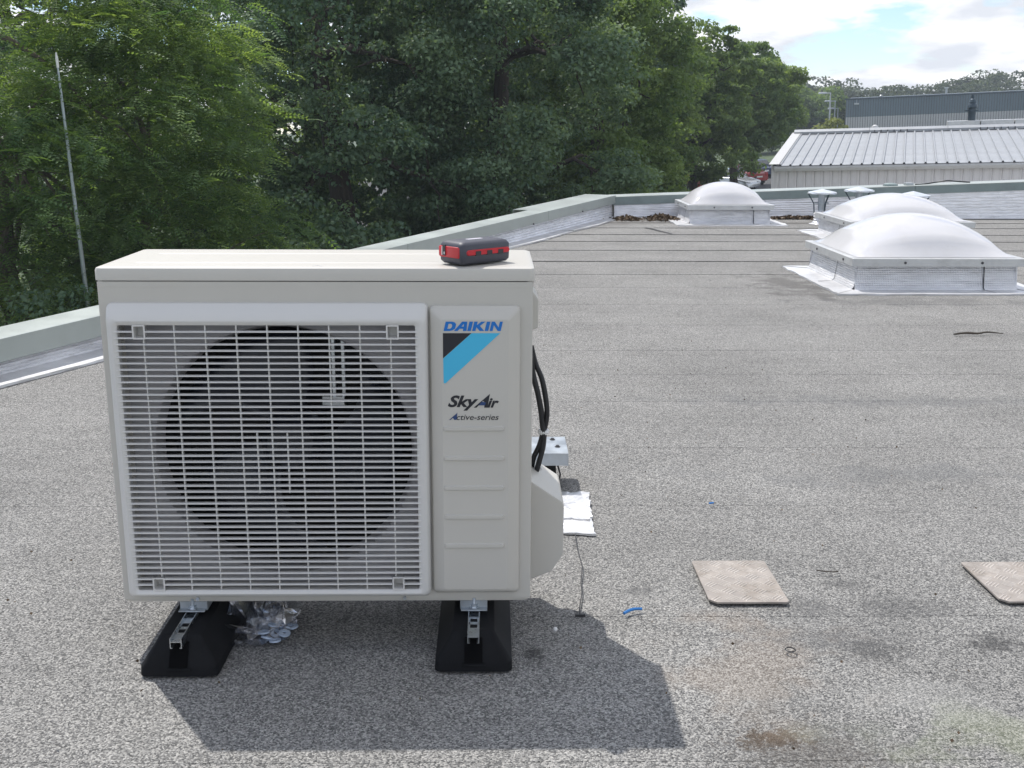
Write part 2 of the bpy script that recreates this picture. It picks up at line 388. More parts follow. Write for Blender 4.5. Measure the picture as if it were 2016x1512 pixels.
class MB:
    def __init__(self):
        self.v, self.f = [], []
    def add(self, vs, fs):
        o = len(self.v)
        self.v += [tuple(p) for p in vs]
        self.f += [tuple(i + o for i in f) for f in fs]
        return self
    def box(self, x0, x1, y0, y1, z0, z1):
        v = [(x0, y0, z0), (x1, y0, z0), (x1, y1, z0), (x0, y1, z0), (x0, y0, z1), (x1, y0, z1), (x1, y1, z1), (x0, y1, z1)]
        return self.add(v, [(3, 2, 1, 0), (4, 5, 6, 7), (0, 1, 5, 4), (1, 2, 6, 5), (2, 3, 7, 6), (3, 0, 4, 7)])
    def loft(self, rings, cap0=True, cap1=True, closed=True):
        n = len(rings[0]); v = [p for r in rings for p in r]; f = []
        for k in range(len(rings) - 1):
            for i in range(n if closed else n - 1):
                j = (i + 1) % n
                f.append((k * n + i, k * n + j, (k + 1) * n + j, (k + 1) * n + i))
        if cap0: f.append(tuple(reversed(range(n))))
        if cap1: f.append(tuple((len(rings) - 1) * n + i for i in range(n)))
        return self.add(v, f)
    def tube(self, pts, radii, n=8, cap=True):
        pts = [Vector(p) for p in pts]
        if not hasattr(radii, '__len__'): radii = [radii] * len(pts)
        rings = []
        up = Vector((0.13, 0.37, 0.92)).normalized()
        for i, p in enumerate(pts):
            d = (pts[min(i + 1, len(pts) - 1)] - pts[max(i - 1, 0)]).normalized()
            a = d.cross(up)
            if a.length < 0.05: a = d.cross(Vector((1, 0, 0)))
            a.normalize(); b = d.cross(a)
            rings.append([p + (a * math.cos(2 * math.pi * k / n) + b * math.sin(2 * math.pi * k / n)) * radii[i] for k in range(n)])
        return self.loft(rings, cap, cap)
    def lathe(self, prof, n=24, c=(0, 0), cap0=True, cap1=True):
        rings = [[(c[0] + r * math.cos(2 * math.pi * k / n), c[1] + r * math.sin(2 * math.pi * k / n), z) for k in range(n)] for r, z in prof]
        return self.loft(rings, cap0, cap1)
    def xform(self, M):
        self.v = [tuple(M @ Vector(p)) for p in self.v]
        return self
    def mesh(self, name, mat, smooth=False, bevel=0.0):
        me = bpy.data.meshes.new(name)
        me.from_pydata(self.v, [], self.f)
        bm = bmesh.new(); bm.from_mesh(me)
        bmesh.ops.recalc_face_normals(bm, faces=bm.faces)
        if bevel:
            bmesh.ops.bevel(bm, geom=[e for e in bm.edges if len(e.link_faces) == 2 and e.calc_face_angle() > 0.5], offset=bevel, segments=2, affect='EDGES', profile=0.6)
        if smooth:
            for f in bm.faces: f.smooth = True
            for e in bm.edges:
                if len(e.link_faces) == 2 and e.calc_face_angle() > smooth: e.smooth = False
        bm.to_mesh(me); bm.free()
        me.materials.append(MATS[mat])
        return me
    def build(self, name, mat, parent=None, smooth=False, bevel=0.0):
        return link(name, self.mesh(name, mat, smooth, bevel), parent)

def link(name, me, parent=None):
    o = bpy.data.objects.new(name, me)
    COL.objects.link(o)
    if parent: o.parent = parent
    elif IN_ROOF: ROOF_OBJECTS.append(o)
    return o

def tag(o, label, cat, group=None, kind=None):
    if label: o['label'] = label
    if cat: o['category'] = cat
    if group: o['group'] = group
    if kind: o['kind'] = kind
    return o

def thing(name, label, cat, loc=(0, 0, 0), rz=0.0, group=None):
    o = link(name, None)
    o.empty_display_size = 0.1
    o.location = loc; o.rotation_euler = (0, 0, rz)
    return tag(o, label, cat, group)

def structure(o):
    o['kind'] = 'structure'; return o

def copy_thing(root, label=None):
    r = root.copy(); COL.objects.link(r)
    if root in ROOF_OBJECTS: ROOF_OBJECTS.append(r)
    if label: r['label'] = label
    for ch in [o for o in bpy.data.objects if o.parent == root]:
        c = ch.copy(); COL.objects.link(c); c.parent = r
        for g in [o for o in bpy.data.objects if o.parent == ch]:
            d = g.copy(); COL.objects.link(d); d.parent = c
    return r

def rrect(x0, x1, z0, z1, r, seg=4):
    """rounded rectangle as 2-D points, counter-clockwise"""
    r = min(r, (x1 - x0) / 2 - 1e-5, (z1 - z0) / 2 - 1e-5)
    pts = []
    for cx, cz, a0 in ((x1 - r, z1 - r, 0), (x0 + r, z1 - r, 90), (x0 + r, z0 + r, 180), (x1 - r, z0 + r, 270)):
        for k in range(seg + 1):
            a = math.radians(a0 + 90 * k / seg)
            pts.append((cx + r * math.cos(a), cz + r * math.sin(a)))
    return pts

def ring_y(y, *a, **k): return [(p[0], y, p[1]) for p in rrect(*a, **k)]
def ring_z(z, *a, **k): return [(p[0], p[1], z) for p in rrect(*a, **k)]

def quads_mesh(name, V, mat, tint=None):
    """V: (n,4,3) array of quads"""
    n = len(V)
    me = bpy.data.meshes.new(name)
    me.vertices.add(4 * n); me.loops.add(4 * n); me.polygons.add(n)
    me.vertices.foreach_set('co', V.reshape(-1).astype(np.float32))
    me.loops.foreach_set('vertex_index', np.arange(4 * n, dtype=np.int32))
    me.polygons.foreach_set('loop_start', np.arange(0, 4 * n, 4, dtype=np.int32))
    me.polygons.foreach_set('loop_total', np.full(n, 4, dtype=np.int32))
    me.update(calc_edges=True)
    if tint is not None:
        at = me.attributes.new('tint', 'FLOAT', 'POINT')
        at.data.foreach_set('value', np.repeat(np.clip(tint, 0, 1), 4).astype(np.float32))
    me.materials.append(MATS[mat])
    return me

def norm(a): return a / (np.linalg.norm(a, axis=-1, keepdims=True) + 1e-9)

# ================================================================== THE ROOF
roof = structure(thing('flat_roof', None, None))
base = MB()
# plan of the roof slab, following the slanted parapet on the left and the straight one at the back
PA = Vector((-1.432, 2.617, 0)); PT = Vector((0.39983, 0.91659, 0)); PN = Vector((0.91659, -0.39983, 0))
def lp(s, off, z=0.0):
    p = PA + PT * s + PN * off
    return (p.x, p.y, z)
BACK_Y = 11.12
S_END = (BACK_Y - PA.y) / PT.y             # where the left parapet meets the back one
outline = [lp(-8, -0.02), lp(S_END + 0.02, -0.02), (14.0, BACK_Y + 0.02, 0), (14.0, -5.0, 0)]
bot = [(x, y, -0.25) for x, y, z in outline]; top = [(x, y, -0.012) for x, y, z in outline]
base.loft([bot, top]).build('roof_deck', 'bitumen', roof)
# the storey underneath
low = [(x, y, -4.6) for x, y, z in outline]
base2 = MB().loft([low, [(x, y, -0.26) for x, y, z in outline]])
base2.build('wall', 'render_wall', roof)
# felt sheets laid across the roof, each lapping over the next one
edges = [-4.3, -3.5, -2.72, -1.95, -1.18, -0.44, 0.155, 0.92, 1.52, 2.19, 2.7, 3.23, 3.95, 4.67, 5.38, 6.08, 6.86, 7.67, 8.42, 9.08, 9.80, 10.42, BACK_Y + 0.02]
cross = [3.1, -0.2, 5.2, 2.4, 6.3, 3.9, 1.02, 5.1, 2.9, 7.1, 4.4, 0.6, 6.0, 3.3, 7.8, 5.0, 0.9, 6.6, 4.9, 1.9, 2.62, 6.2]
def left_x(y):       # roof edge at the slanted parapet
    return PA.x + PT.x * (y - PA.y) / PT.y
for i in range(len(edges) - 1):
    y0, y1 = edges[i], edges[i + 1] + (0.07 if i < len(edges) - 2 else 0)
    xa = max(left_x(y0) + 0.005, -6.5); xb = 13.9
    cuts = [xa, min(max(cross[i], xa + 0.5), xb - 0.5), xb]
    for j in range(2):
        x0, x1 = cuts[j], cuts[j + 1] + (0.05 if j == 0 else 0)
        lift = (0.0012 if y0 > 5.3 else 0.0002) * j
        nx = max(8, int((x1 - x0) / 0.12))
        xs = np.linspace(x0, x1, nx)
        wob = np.cumsum(rng.normal(0, 0.0016, nx)); wob -= np.linspace(wob[0], wob[-1], nx)
        hw = np.abs(np.cumsum(rng.normal(0, 0.0007, nx))) % 0.004
        b = MB()
        r0 = [(x, y0 + w, -0.004 + lift) for x, w in zip(xs, wob)]
        rise = 0.0022 if y0 > 6.5 else 0.0002
        r1 = [(x, y0 + w, rise + h * (0.2 if y0 > 6.5 else 0.06) + lift) for x, w, h in zip(xs, wob, hw)]
        r2 = [(max(x, left_x(min(y0 + 0.3, BACK_Y))) if j == 0 and k == 0 else x, y0 + 0.3, (0.0008 if y0 > 5.3 else 0.0) + lift) for k, x in enumerate(xs)]
        xl = max(left_x(min(y1, BACK_Y)), -6.5)
        r3 = [(max(x, xl) if j == 0 else x, y1, (-0.003 if y0 > 5.3 else -0.0004) + lift * 0.5) for x in xs]
        b.loft([r0, r1, r2, r3], False, False, closed=False)
        b.build('felt_sheet', 'felt', roof)
# bitumen squeezed out along the laps
for i, y in enumerate(edges[1:-1], 1):
    if y < 6.5: continue
    w = 0.004
    xa = left_x(y) + 0.2 if y > -1 else -5
    b = MB(); x = xa
    while x < 9:
        L = rng.uniform(0.25, 1.4); ww = w * rng.uniform(0.5, 1.2)
        b.add([(x, y - ww, 0.0052), (x + L, y - ww * rng.uniform(0.5, 1.1), 0.0052), (x + L, y + 0.001, 0.0052), (x, y + 0.001, 0.0052)], [(0, 1, 2, 3)])
        x += L + rng.uniform(0, 0.25 if y > 6 else 0.9)
    o = b.build('bitumen_bead', 'bitumen', roof); o['kind'] = 'stuff'
# the end lap beside the unit, with its crooked end
b = MB(); pts = [(1.048, 0.665), (1.046, 0.55), (1.050, 0.43), (1.038, 0.33), (1.036, 0.27), (1.024, 0.19), (1.021, 0.150)]
for (xa, ya), (xb, yb) in zip(pts, pts[1:]):
    b.add([(xa - .0016, ya, .0095), (xa + .0016, ya, .0095), (xb + .0016, yb, .0095), (xb - .0016, yb, .0095)], [(0, 1, 2, 3)])
b.box(1.010, 1.034, 0.146, 0.150, 0.004, 0.0095)
b.build('end_lap', 'bitumen', roof)
b = MB(); pts = [(2.50, 9.80, 0), (2.56, 9.62, 0), (2.60, 9.42, 0), (2.66, 9.2, 0), (2.68, 9.10, 0)]
for (xa, ya, _), (xb, yb, _) in zip(pts, pts[1:]):
    b.add([(xa - .018, ya, .0075), (xa + .018, ya, .0075), (xb + .018, yb, .0075), (xb - .018, yb, .0075)], [(0, 1, 2, 3)])
b.build('end_lap', 'bitumen', roof)

# ------------------------------------------------------------------ parapets
def top_z(s): return 0.184 + 0.00915 * s
def lip_z(s): return 0.081 + 0.0101 * s
pw = thing('parapet_wall', 'slanting parapet with pale metal coping and ribbed silver flashing on the left', 'parapet')
SL = -6.0
def prof_loft(b, prof, s0, s1, n):
    rings = []
    for k in range(n + 1):
        s = s0 + (s1 - s0) * k / n
        rings.append([lp(s, o, z) for o, z in prof(s)])
    return b.loft(rings, True, True)
prof_loft(MB(), lambda s: [(-0.03, -0.2), (-0.17, -0.2), (-0.17, top_z(s) - 0.02), (-0.03, top_z(s) - 0.02)], SL, S_END + 0.1, 2).build('core', 'render_wall', pw)
joints = [SL, -2.2, 0.9, 3.9, 6.98, S_END + 0.03]
for s0, s1 in zip(joints, joints[1:]):
    out = -0.20 if s1 < 7.5 else -0.37
    def cp(s, out=out):
        t, l = top_z(s), lip_z(s)
        return [(0.03, l), (0.03, t), (0.022, t + 0.003), (out + 0.008, t + 0.003), (out, t), (out, t - 0.10), (out + 0.004, t - 0.10), (out + 0.004, t - 0.004),
                (0.026, t - 0.004), (0.026, l), (0.016, l - 0.004), (0.017, l - 0.008)]
    prof_loft(MB(), cp, s0 + 0.003, s1 - 0.003, 2).build('coping_panel', 'coping', pw)
# ribbed flashing pieces on the inner face, with the flange lying on the roof
fj = [SL, -3.1, -0.3, 1.32, 2.9, 4.0, 4.62, 5.63, 6.55, 7.4, 8.2, S_END - 0.02]
for k, (s0, s1) in enumerate(zip(fj, fj[1:])):
    ex = 0.002 * (k % 2)
    def fp(s, ex=ex):
        z1 = lip_z(s) + 0.03; pts = []; n = 7
        for i in range(n * 4 + 1):
            z = 0.012 + (z1 - 0.012) * i / (n * 4)
            pts.append((-0.012 + ex + 0.016 * (1 - i / (n * 4)) + 0.0045 * math.sin(i / 4 * 2 * math.pi), z))
        return pts + [(-0.028, z1), (-0.028, 0.012)]
    prof_loft(MB(), fp, s0, s1 + 0.012, 2).build('flashing_sheet', 'foil_rib', pw, smooth=0.9)
    n = max(4, int((s1 - s0) / 0.16)); b = MB(); ra, rb, rc = [], [], []
    for i in range(n + 1):
        s = s0 + (s1 + 0.01 - s0) * i / n; w = 0.17 + 0.014 * math.sin(s * 4.1) + rng.normal(0, 0.004)
        ra.append(lp(s, -0.02, 0.016 + ex)); rb.append(lp(s, w * 0.6, 0.011 + ex)); rc.append(lp(s, w, 0.013 + ex + abs(rng.normal(0, 0.004))))
    lowr = [(x, y, 0.002) for x, y, z in rc]
    b.loft([ra, rb, rc, lowr], False, False, closed=False).build('flashing_flange', 'foil_flat', pw, smooth=0.8)
for s in (1.6, 3.0, 4.75, 6.55, 8.05):
    c = Vector(lp(s, 0.032, lip_z(s) + 0.004)); d = PN
    MB().tube([c - d * 0.002, c + d * 0.009], 0.009, 6).build('fixing_bolt', 'joint_dark', pw)

bw = thing('parapet_wall', 'low parapet with grey-green coping and silver foil closing the far end of the roof', 'parapet')
bx0 = lp(S_END, 0)[0]
def btop(x): return 0.246 + 0.0385 * (x - 2.2)
def blip(x): return btop(x) - 0.098
def bprof_loft(b, prof, x0, x1, n=2):
    rings = []
    for k in range(n + 1):
        x = x0 + (x1 - x0) * k / n
        rings.append([(x, BACK_Y + o, z) for o, z in prof(x)])
    return b.loft(rings, True, True)
bprof_loft(MB(), lambda x: [(0.04, -0.25), (0.2, -0.25), (0.2, btop(x) - 0.02), (0.04, btop(x) - 0.02)], bx0 - 0.1, 14).build('core', 'render_wall', bw)
bj = [bx0 - 0.02, 5.98, 9.0, 12.0, 14.0]
for x0, x1 in zip(bj, bj[1:]):
    bprof_loft(MB(), lambda x: [(0.0, btop(x) + 0.001), (0.008, btop(x) + 0.006), (0.36, btop(x) + 0.006), (0.368, btop(x)), (0.368, btop(x) - 0.1), (0.362, btop(x) - 0.1), (0.362, btop(x) - 0.004), (0.0, btop(x) - 0.004)],
               x0 + 0.003, x1 - 0.003).build('coping_panel', 'coping', bw)
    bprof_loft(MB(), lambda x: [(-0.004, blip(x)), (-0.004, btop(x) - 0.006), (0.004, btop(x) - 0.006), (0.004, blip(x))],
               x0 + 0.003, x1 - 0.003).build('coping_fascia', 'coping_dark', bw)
fx = [bx0 + 0.02, 2.93, 4.25, 5.3, 6.45, 7.62, 8.9, 10.2, 12, 14]
for k, (x0, x1) in enumerate(zip(fx, fx[1:])):
    ex = 0.003 * (k % 2)
    def fp2(x, ex=ex):
        z1 = blip(x) + 0.02; pts = []; n = 9
        for i in range(n * 3 + 1):
            u = i / (n * 3)
            pts.append((0.008 - ex - 0.03 * (1 - u) + 0.0035 * math.sin(i * 2.1), 0.01 + (z1 - 0.01) * u))
        return pts + [(0.035, z1), (0.035, 0.01)]
    bprof_loft(MB(), fp2, x0, x1 + 0.02).build('flashing_sheet', 'foil_rib', bw, smooth=0.9)
    b = MB(); n = 8; ra, rb = [], []
    for i in range(n + 1):
        x = x0 + (x1 + 0.02 - x0) * i / n
        ra.append((x, BACK_Y + 0.0, 0.014 + ex)); rb.append((x, BACK_Y - 0.17 + rng.normal(0, 0.006), 0.008 + ex))
    b.loft([ra, rb], False, False, closed=False).build('flashing_flange', 'foil_flat', bw)
# leaf litter blown against the parapet
def litter(cx, cy, sx, sy, hz, n):
    p = np.stack([rng.normal(cx, sx, n), rng.normal(cy, sy, n), np.zeros(n)], 1)
    p[:, 1] = np.minimum(p[:, 1], BACK_Y - 0.05)
    p[:, 2] = 0.008 + rng.random(n) * hz * np.exp(-((p[:, 0] - cx) / (1.4 * sx)) ** 2)
    d = norm(rng.normal(0, 1, (n, 3)) * (1, 1, 0.35)); e = norm(np.cross(d, rng.normal(0, 1, (n, 3))))
    s = rng.uniform(0.012, 0.028, (n, 1))
    return np.stack([p - d * s, p + e * s * 0.55, p + d * s, p - e * s * 0.55], 1)
q = np.concatenate([litter(2.42, 10.78, 0.09, 0.10, 0.035, 450), litter(2.86, 10.85, 0.10, 0.14, 0.05, 800), litter(4.6, 10.97, 0.4, 0.05, 0.03, 1000), litter(3.2, 10.95, 0.5, 0.05, 0.02, 250)])
tag(link('leaf_litter', quads_mesh('leaf_litter', q, 'dead_leaf', rng.random(len(q)))), 'dry brown leaf litter heaped along the far parapet', 'leaf litter', kind='stuff')

# ------------------------------------------------------------------ skylights
def skylight(label, x0, x1, y0, y1, hz, dome_h, dirt_edge=False):
    t = thing('skylight', label, 'skylight', ((x0 + x1) / 2, (y0 + y1) / 2, 0), 0, 'domed skylights on the roof')
    w, d = (x1 - x0) / 2, (y1 - y0) / 2
    fz = hz - 0.052
    MB().box(-w + .03, w - .03, -d + .03, d - .03, -0.01, fz - 0.004).build('upstand', 'white_plastic', t)
    # foil wrapped round the upstand in overlapping pieces
    def piece(a, b_, z0, z1, side, ex):
        b = MB(); n = max(3, int((b_ - a) / 0.06)); ra, rb, rc, rd = [], [], [], []
        for i in range(n + 1):
            u = a + (b_ - a) * i / n; j = rng.normal(0, 0.0012)
            o1, o2 = -d + 0.004 - ex, -d + 0.022 - ex
            if side in 'LR': o1, o2 = -w + 0.004 - ex, -w + 0.022 - ex
            ra.append((u, o2 + j, z1)); rb.append((u, o1 - 0.004 + j, z0 + 0.02)); rc.append((u, o1 - 0.022, z0))
        M = {'F': Matrix(), 'B': Matrix.Rotation(math.pi, 4, 'Z'), 'L': Matrix.Rotation(-math.pi / 2, 4, 'Z'), 'R': Matrix.Rotation(math.pi / 2, 4, 'Z')}[side]
        b.loft([ra, rb, rc], False, False, closed=False).xform(M).build('flashing_sheet', 'foil_grid', t, smooth=0.9)
    piece(-w, -w * 0.82, 0.012, fz, 'F', 0.004); piece(-w * 0.86, w * 0.60, 0.012, fz, 'F', 0.0); piece(w * 0.58, w, 0.012, fz, 'F', 0.003)
    piece(-d, d * 0.25, 0.012, fz, 'L', 0.0); piece(d * 0.22, d, 0.012, fz, 'L', 0.003)
    piece(-d, d, 0.012, fz, 'R', 0.0); piece(-w, w, 0.012, fz, 'B', 0.0)
    # flange on the roof, one sheet for each side, ragged at the rim
    def flange(corners, k):
        (ax, ay), (bx, by), (cx, cy), (dx, dy) = corners
        n = 14; ra, rb = [], []
        for i in range(n + 1):
            u = i / n
            ra.append((ax + (bx - ax) * u, ay + (by - ay) * u, 0.016 + k * 0.0015))
            rb.append((dx + (cx - dx) * u + rng.normal(0, 0.005), dy + (cy - dy) * u + rng.normal(0, 0.006), 0.010 + k * 0.0015 + abs(rng.normal(0, 0.003))))
        rc = [(x, y, 0.001) for x, y, z in rb]
        MB().loft([ra, rb, rc], False, False, closed=False).build('flashing_flange', 'foil_flat', t, smooth=0.8)
    f = 0.17
    flange([(-w, -d), (w, -d), (w + f, -d - f), (-w - f, -d - f)], 0); flange([(-w, d), (-w, -d), (-w - f, -d - f), (-w - f, d + f)], 1)
    flange([(w, -d), (w, d), (w + f, d + f), (w + f, -d - f)], 2); flange([(w, d), (-w, d), (-w - f, d + f), (w + f, d + f)], 3)
    # black lap edges on the foil
    def lap(x0, x1, dd, M):
        MB().add([(x0, -dd + .012, fz), (x1, -dd + .012, fz), (x1, -dd - .008, .032), (x0, -dd - .008, .032), (x1, -dd - .026, .0165), (x0, -dd - .026, .0165), (x1 + .035, -dd - f * .8, .0175), (x0 + .033, -dd - f * .8, .0175)],
                 [(0, 1, 2, 3), (3, 2, 4, 5), (5, 4, 6, 7)]).xform(M).build('lap_edge', 'bitumen', t)
    lap(w * 0.58, w * 0.58 + 0.007, d, Matrix())
    lap(d * 0.22, d * 0.22 + 0.009, w, Matrix.Rotation(-math.pi / 2, 4, 'Z'))
    # aluminium frame
    o = 0.035
    fr = MB().loft([ring_z(fz, -w - o, w + o, -d - o, d + o, 0.006), ring_z(hz, -w - o, w + o, -d - o, d + o, 0.006), ring_z(hz + 0.003, -w - o + .004, w + o - .004, -d - o + .004, d + o - .004, 0.006),
                    ring_z(hz + 0.003, -w + .035, w - .035, -d + .035, d - .035, 0.01), ring_z(fz, -w + .035, w - .035, -d + .035, d - .035, 0.01)], False, False)
    fro = fr.build('frame', 'frame_alu', t)
    for sx, sy, ax in ((-0.42, -1, 0), (0.52, -1, 0), (-1, -0.7, 1), (-1, 0.45, 1), (1, 0.4, 1)):
        if ax == 0: c = Vector((sx * w, -d - o, fz + 0.026)); dv = Vector((0, -1, 0))
        else: c = Vector((sx * (w + o), sy * d, fz + 0.026)); dv = Vector((sx, 0, 0))
        MB().tube([c - dv * 0.004, c + dv * 0.006], 0.009, 8).build('screw', 'joint_dark', fro)
    # blown acrylic dome
    n = 40; b = MB(); vs_, fs_ = [], []
    for j in range(n + 1):
        for i in range(n + 1):
            u, v = -1 + 2 * i / n, -1 + 2 * j / n
            g = max(0, (1 - u * u)) * max(0, (1 - v * v))
            e = min(1 - abs(u), 1 - abs(v))
            h = dome_h * (g ** 0.66) * (0.35 + 0.65 * min(1, e / 0.2) ** 0.9)
            vs_.append((u * (w - 0.012), v * (d - 0.012), hz + 0.006 + h))
    for j in range(n):
        for i in range(n):
            a = j * (n + 1) + i
            fs_.append((a, a + 1, a + n + 2, a + n + 1))
    b.add(vs_, fs_).build('dome', 'opal', t, smooth=3.0)
    return t
skylight('nearest white dome skylight in a foil-wrapped upstand on the right', 3.33, 4.47, 5.22, 6.33, 0.232, 0.262)
skylight('white dome skylight half hidden behind the nearest dome', 4.28, 5.42, 8.20, 9.32, 0.215, 0.235)
skylight('smaller white dome skylight at the far corner below the trees', 3.06, 3.98, 10.18, 11.03, 0.226, 0.235)

# ------------------------------------------------------------------ vent cowls
def cowl(label, x, y, rimz, apexz, r, rot):
    t = thing('vent_cowl', label, 'roof vent', (x, y, 0), 0, 'metal vent cowls along the far parapet')
    n = 16; b = MB(); vs_ = [(0, 0, apexz)]
    for k in range(n):
        a = rot + 2 * math.pi * k / n; rr = r * (1.0 if k % 2 == 0 else 0.93)
        vs_.append((rr * math.cos(a), rr * math.sin(a), rimz + (0.006 if k % 2 else 0)))
    for k in range(n):
        a = rot + 2 * math.pi * k / n; rr = r * 0.985
        vs_.append((rr * math.cos(a), rr * math.sin(a), rimz - 0.014))
    fs_ = [(0, 1 + k, 1 + (k + 1) % n) for k in range(n)] + [(1 + k, 1 + n + k, 1 + n + (k + 1) % n, 1 + (k + 1) % n) for k in range(n)]
    b.add(vs_, fs_).build('cap', 'cowl_metal', t)
    MB().lathe([(0.038, 0.10), (0.038, rimz - 0.005)], 16).build('pipe', 'galv', t, smooth=0.8)
    for k in range(3):
        a = rot + 0.5 + 2 * math.pi * k / 3
        p = Vector((math.cos(a), math.sin(a), 0))
        MB().tube([p * (r * 0.93) + Vector((0, 0, rimz - 0.012)), p * 0.085 + Vector((0, 0, rimz - 0.13)), p * 0.075 + Vector((0, 0, 0.12))], 0.007, 6).build('strap', 'flue', t)
    MB().lathe([(0.078, rimz - 0.125), (0.084, rimz - 0.125), (0.084, rimz - 0.115), (0.078, rimz - 0.115)], 16, cap0=False, cap1=False).build('collar_ring', 'galv', t)
    prof = [(0.13, 0.004), (0.098, 0.012), (0.088, 0.03)] + [(0.078 + 0.006 * ((k % 2) * 2 - 1), 0.04 + 0.016 * k) for k in range(7)] + [(0.04, 0.155)]
    MB().lathe(prof, 14).build('foil_sleeve', 'foil_rib', t)
cowl('bluish metal vent cowl nearest the corner skylight', 4.60, 10.32, 0.362, 0.402, 0.168, 0.2)
cowl('pale metal vent cowl between the two other cowls', 5.04, 10.36, 0.385, 0.429, 0.172, 0.5)
cowl('tilted pale metal vent cowl rising behind the middle dome', 5.57, 10.10, 0.345, 0.394, 0.195, 0.9)

# ================================================================== THE OUTDOOR UNIT
ZB = 0.115
W, D, H = 0.9, 0.32, 0.74
unit = thing('air_conditioner', 'cream outdoor air conditioning unit with slatted fan grille on rubber feet', 'air conditioner', (0, 0, ZB))
# casing: sides and back as one wrapped sheet, base tray, front sheet with fan opening
def open_ring(z, x0, x1, y0, y1, r):
    return ring_z(z, x0, x1, y0, y1, r, seg=5)
def wrap_ring(z):
    r_ = open_ring(z, 0.002, W - 0.002, 0.001, D - 0.002, 0.012)
    return (r_[18:] + r_[:18])
MB().loft([wrap_ring(0.006), wrap_ring(0.712)], False, False, closed=False).build('casing', 'ivory', unit, smooth=0.9)
MB().loft([open_ring(0.0, 0.006, W - 0.006, 0.003, D - 0.006, 0.014), open_ring(0.004, 0.003, W - 0.003, 0.002, D - 0.003, 0.013), open_ring(0.012, 0.003, W - 0.003, 0.002, D - 0.003, 0.013)]).build('base_tray', 'ivory', unit)
FC = (0.366, 0.336)
ox0, ox1, oz0, oz1 = 0.044, 0.658, 0.038, 0.630
corner_angles = [math.atan2(z - FC[1], x - FC[0]) % (2 * math.pi) for x in (ox0, ox1) for z in (oz0, oz1)] + \
                [math.atan2(z - FC[1], x - FC[0]) % (2 * math.pi) for x in (0.004, 0.896) for z in (0.008, 0.711)]
angs = sorted(set([2 * math.pi * k / 88 for k in range(88)] + corner_angles))
def rect_ray(a, x0, x1, z0, z1, y):
    c, s = math.cos(a), math.sin(a); t = 1e9
    if c > 1e-9: t = min(t, (x1 - FC[0]) / c)
    if c < -1e-9: t = min(t, (x0 - FC[0]) / c)
    if s > 1e-9: t = min(t, (z1 - FC[1]) / s)
    if s < -1e-9: t = min(t, (z0 - FC[1]) / s)
    return (FC[0] + c * t, y, FC[1] + s * t)
def circ(a, r, y): return (FC[0] + r * math.cos(a), y, FC[1] + r * math.sin(a))
MB().loft([[rect_ray(a, 0.004, 0.896, 0.008, 0.711, -0.001) for a in angs], [rect_ray(a, ox0, ox1, oz0, oz1, -0.001) for a in angs],
           [rect_ray(a, ox0, ox1, oz0, oz1, 0.022) for a in angs]], False, False).build('front_sheet', 'ivory', unit)
MB().loft([[rect_ray(a, ox0 - .002, ox1 + .002, oz0 - .002, oz1 + .002, 0.0225) for a in angs], [circ(a, 0.2905, 0.024) for a in angs], [circ(a, 0.279, 0.030) for a in angs], [circ(a, 0.272, 0.05) for a in angs],
           [circ(a, 0.272, 0.08) for a in angs]], False, False).build('fan_shroud', 'inner_shell', unit, smooth=0.5)
MB().box(0.03, 0.74, 0.262, 0.30, 0.02, 0.70).build('heat_exchanger', 'coil', unit)
MB().box(0.70, 0.705, 0.03, 0.26, 0.02, 0.70).build('partition', 'coil', unit)
# fan
fan = MB().lathe([(0.001, -0.045), (0.05, -0.042), (0.066, -0.025), (0.07, 0.03)], 24).xform(Matrix.Translation((FC[0], 0.125, FC[1])) @ Matrix.Rotation(-math.pi / 2, 4, 'X')).build('fan_hub', 'fan_plastic', unit, smooth=0.7)
for k in range(3):
    b = MB(); a0 = math.radians(100 + 120 * k); nr, na = 7, 10
    rings = []
    for i in range(nr + 1):
        r = 0.06 + (0.245 - 0.06) * i / nr; row = []
        span = math.radians(62 + 22 * i / nr); sw = math.radians(26) * (i / nr) ** 1.5
        for j in range(na + 1):
            u = j / na; a = a0 + sw + span * (u - 0.5)
            row.append((FC[0] + r * math.cos(a), 0.155 - 0.085 * u * (0.75 + 0.25 * i / nr) + 0.012 * math.sin(math.pi * u), FC[1] + r * math.sin(a)))
        rings.append(row)
    b.loft(rings, False, False, closed=False)
    o = b.build('fan_blade', 'fan_plastic', unit, smooth=2.0)
    md = o.modifiers.new('thickness', 'SOLIDIFY'); md.thickness = 0.004
for x in (0.452, 0.474):
    MB().box(x - 0.0035, x + 0.0035, 0.19, 0.205, 0.42, 0.69).build('motor_bracket', 'steel', unit)
MB().box(0.425, 0.475, 0.185, 0.21, 0.395, 0.42).build('motor_mount', 'steel', unit)
MB().box(0.345, 0.42, 0.18, 0.20, 0.045, 0.055).build('motor_mount', 'steel', unit)
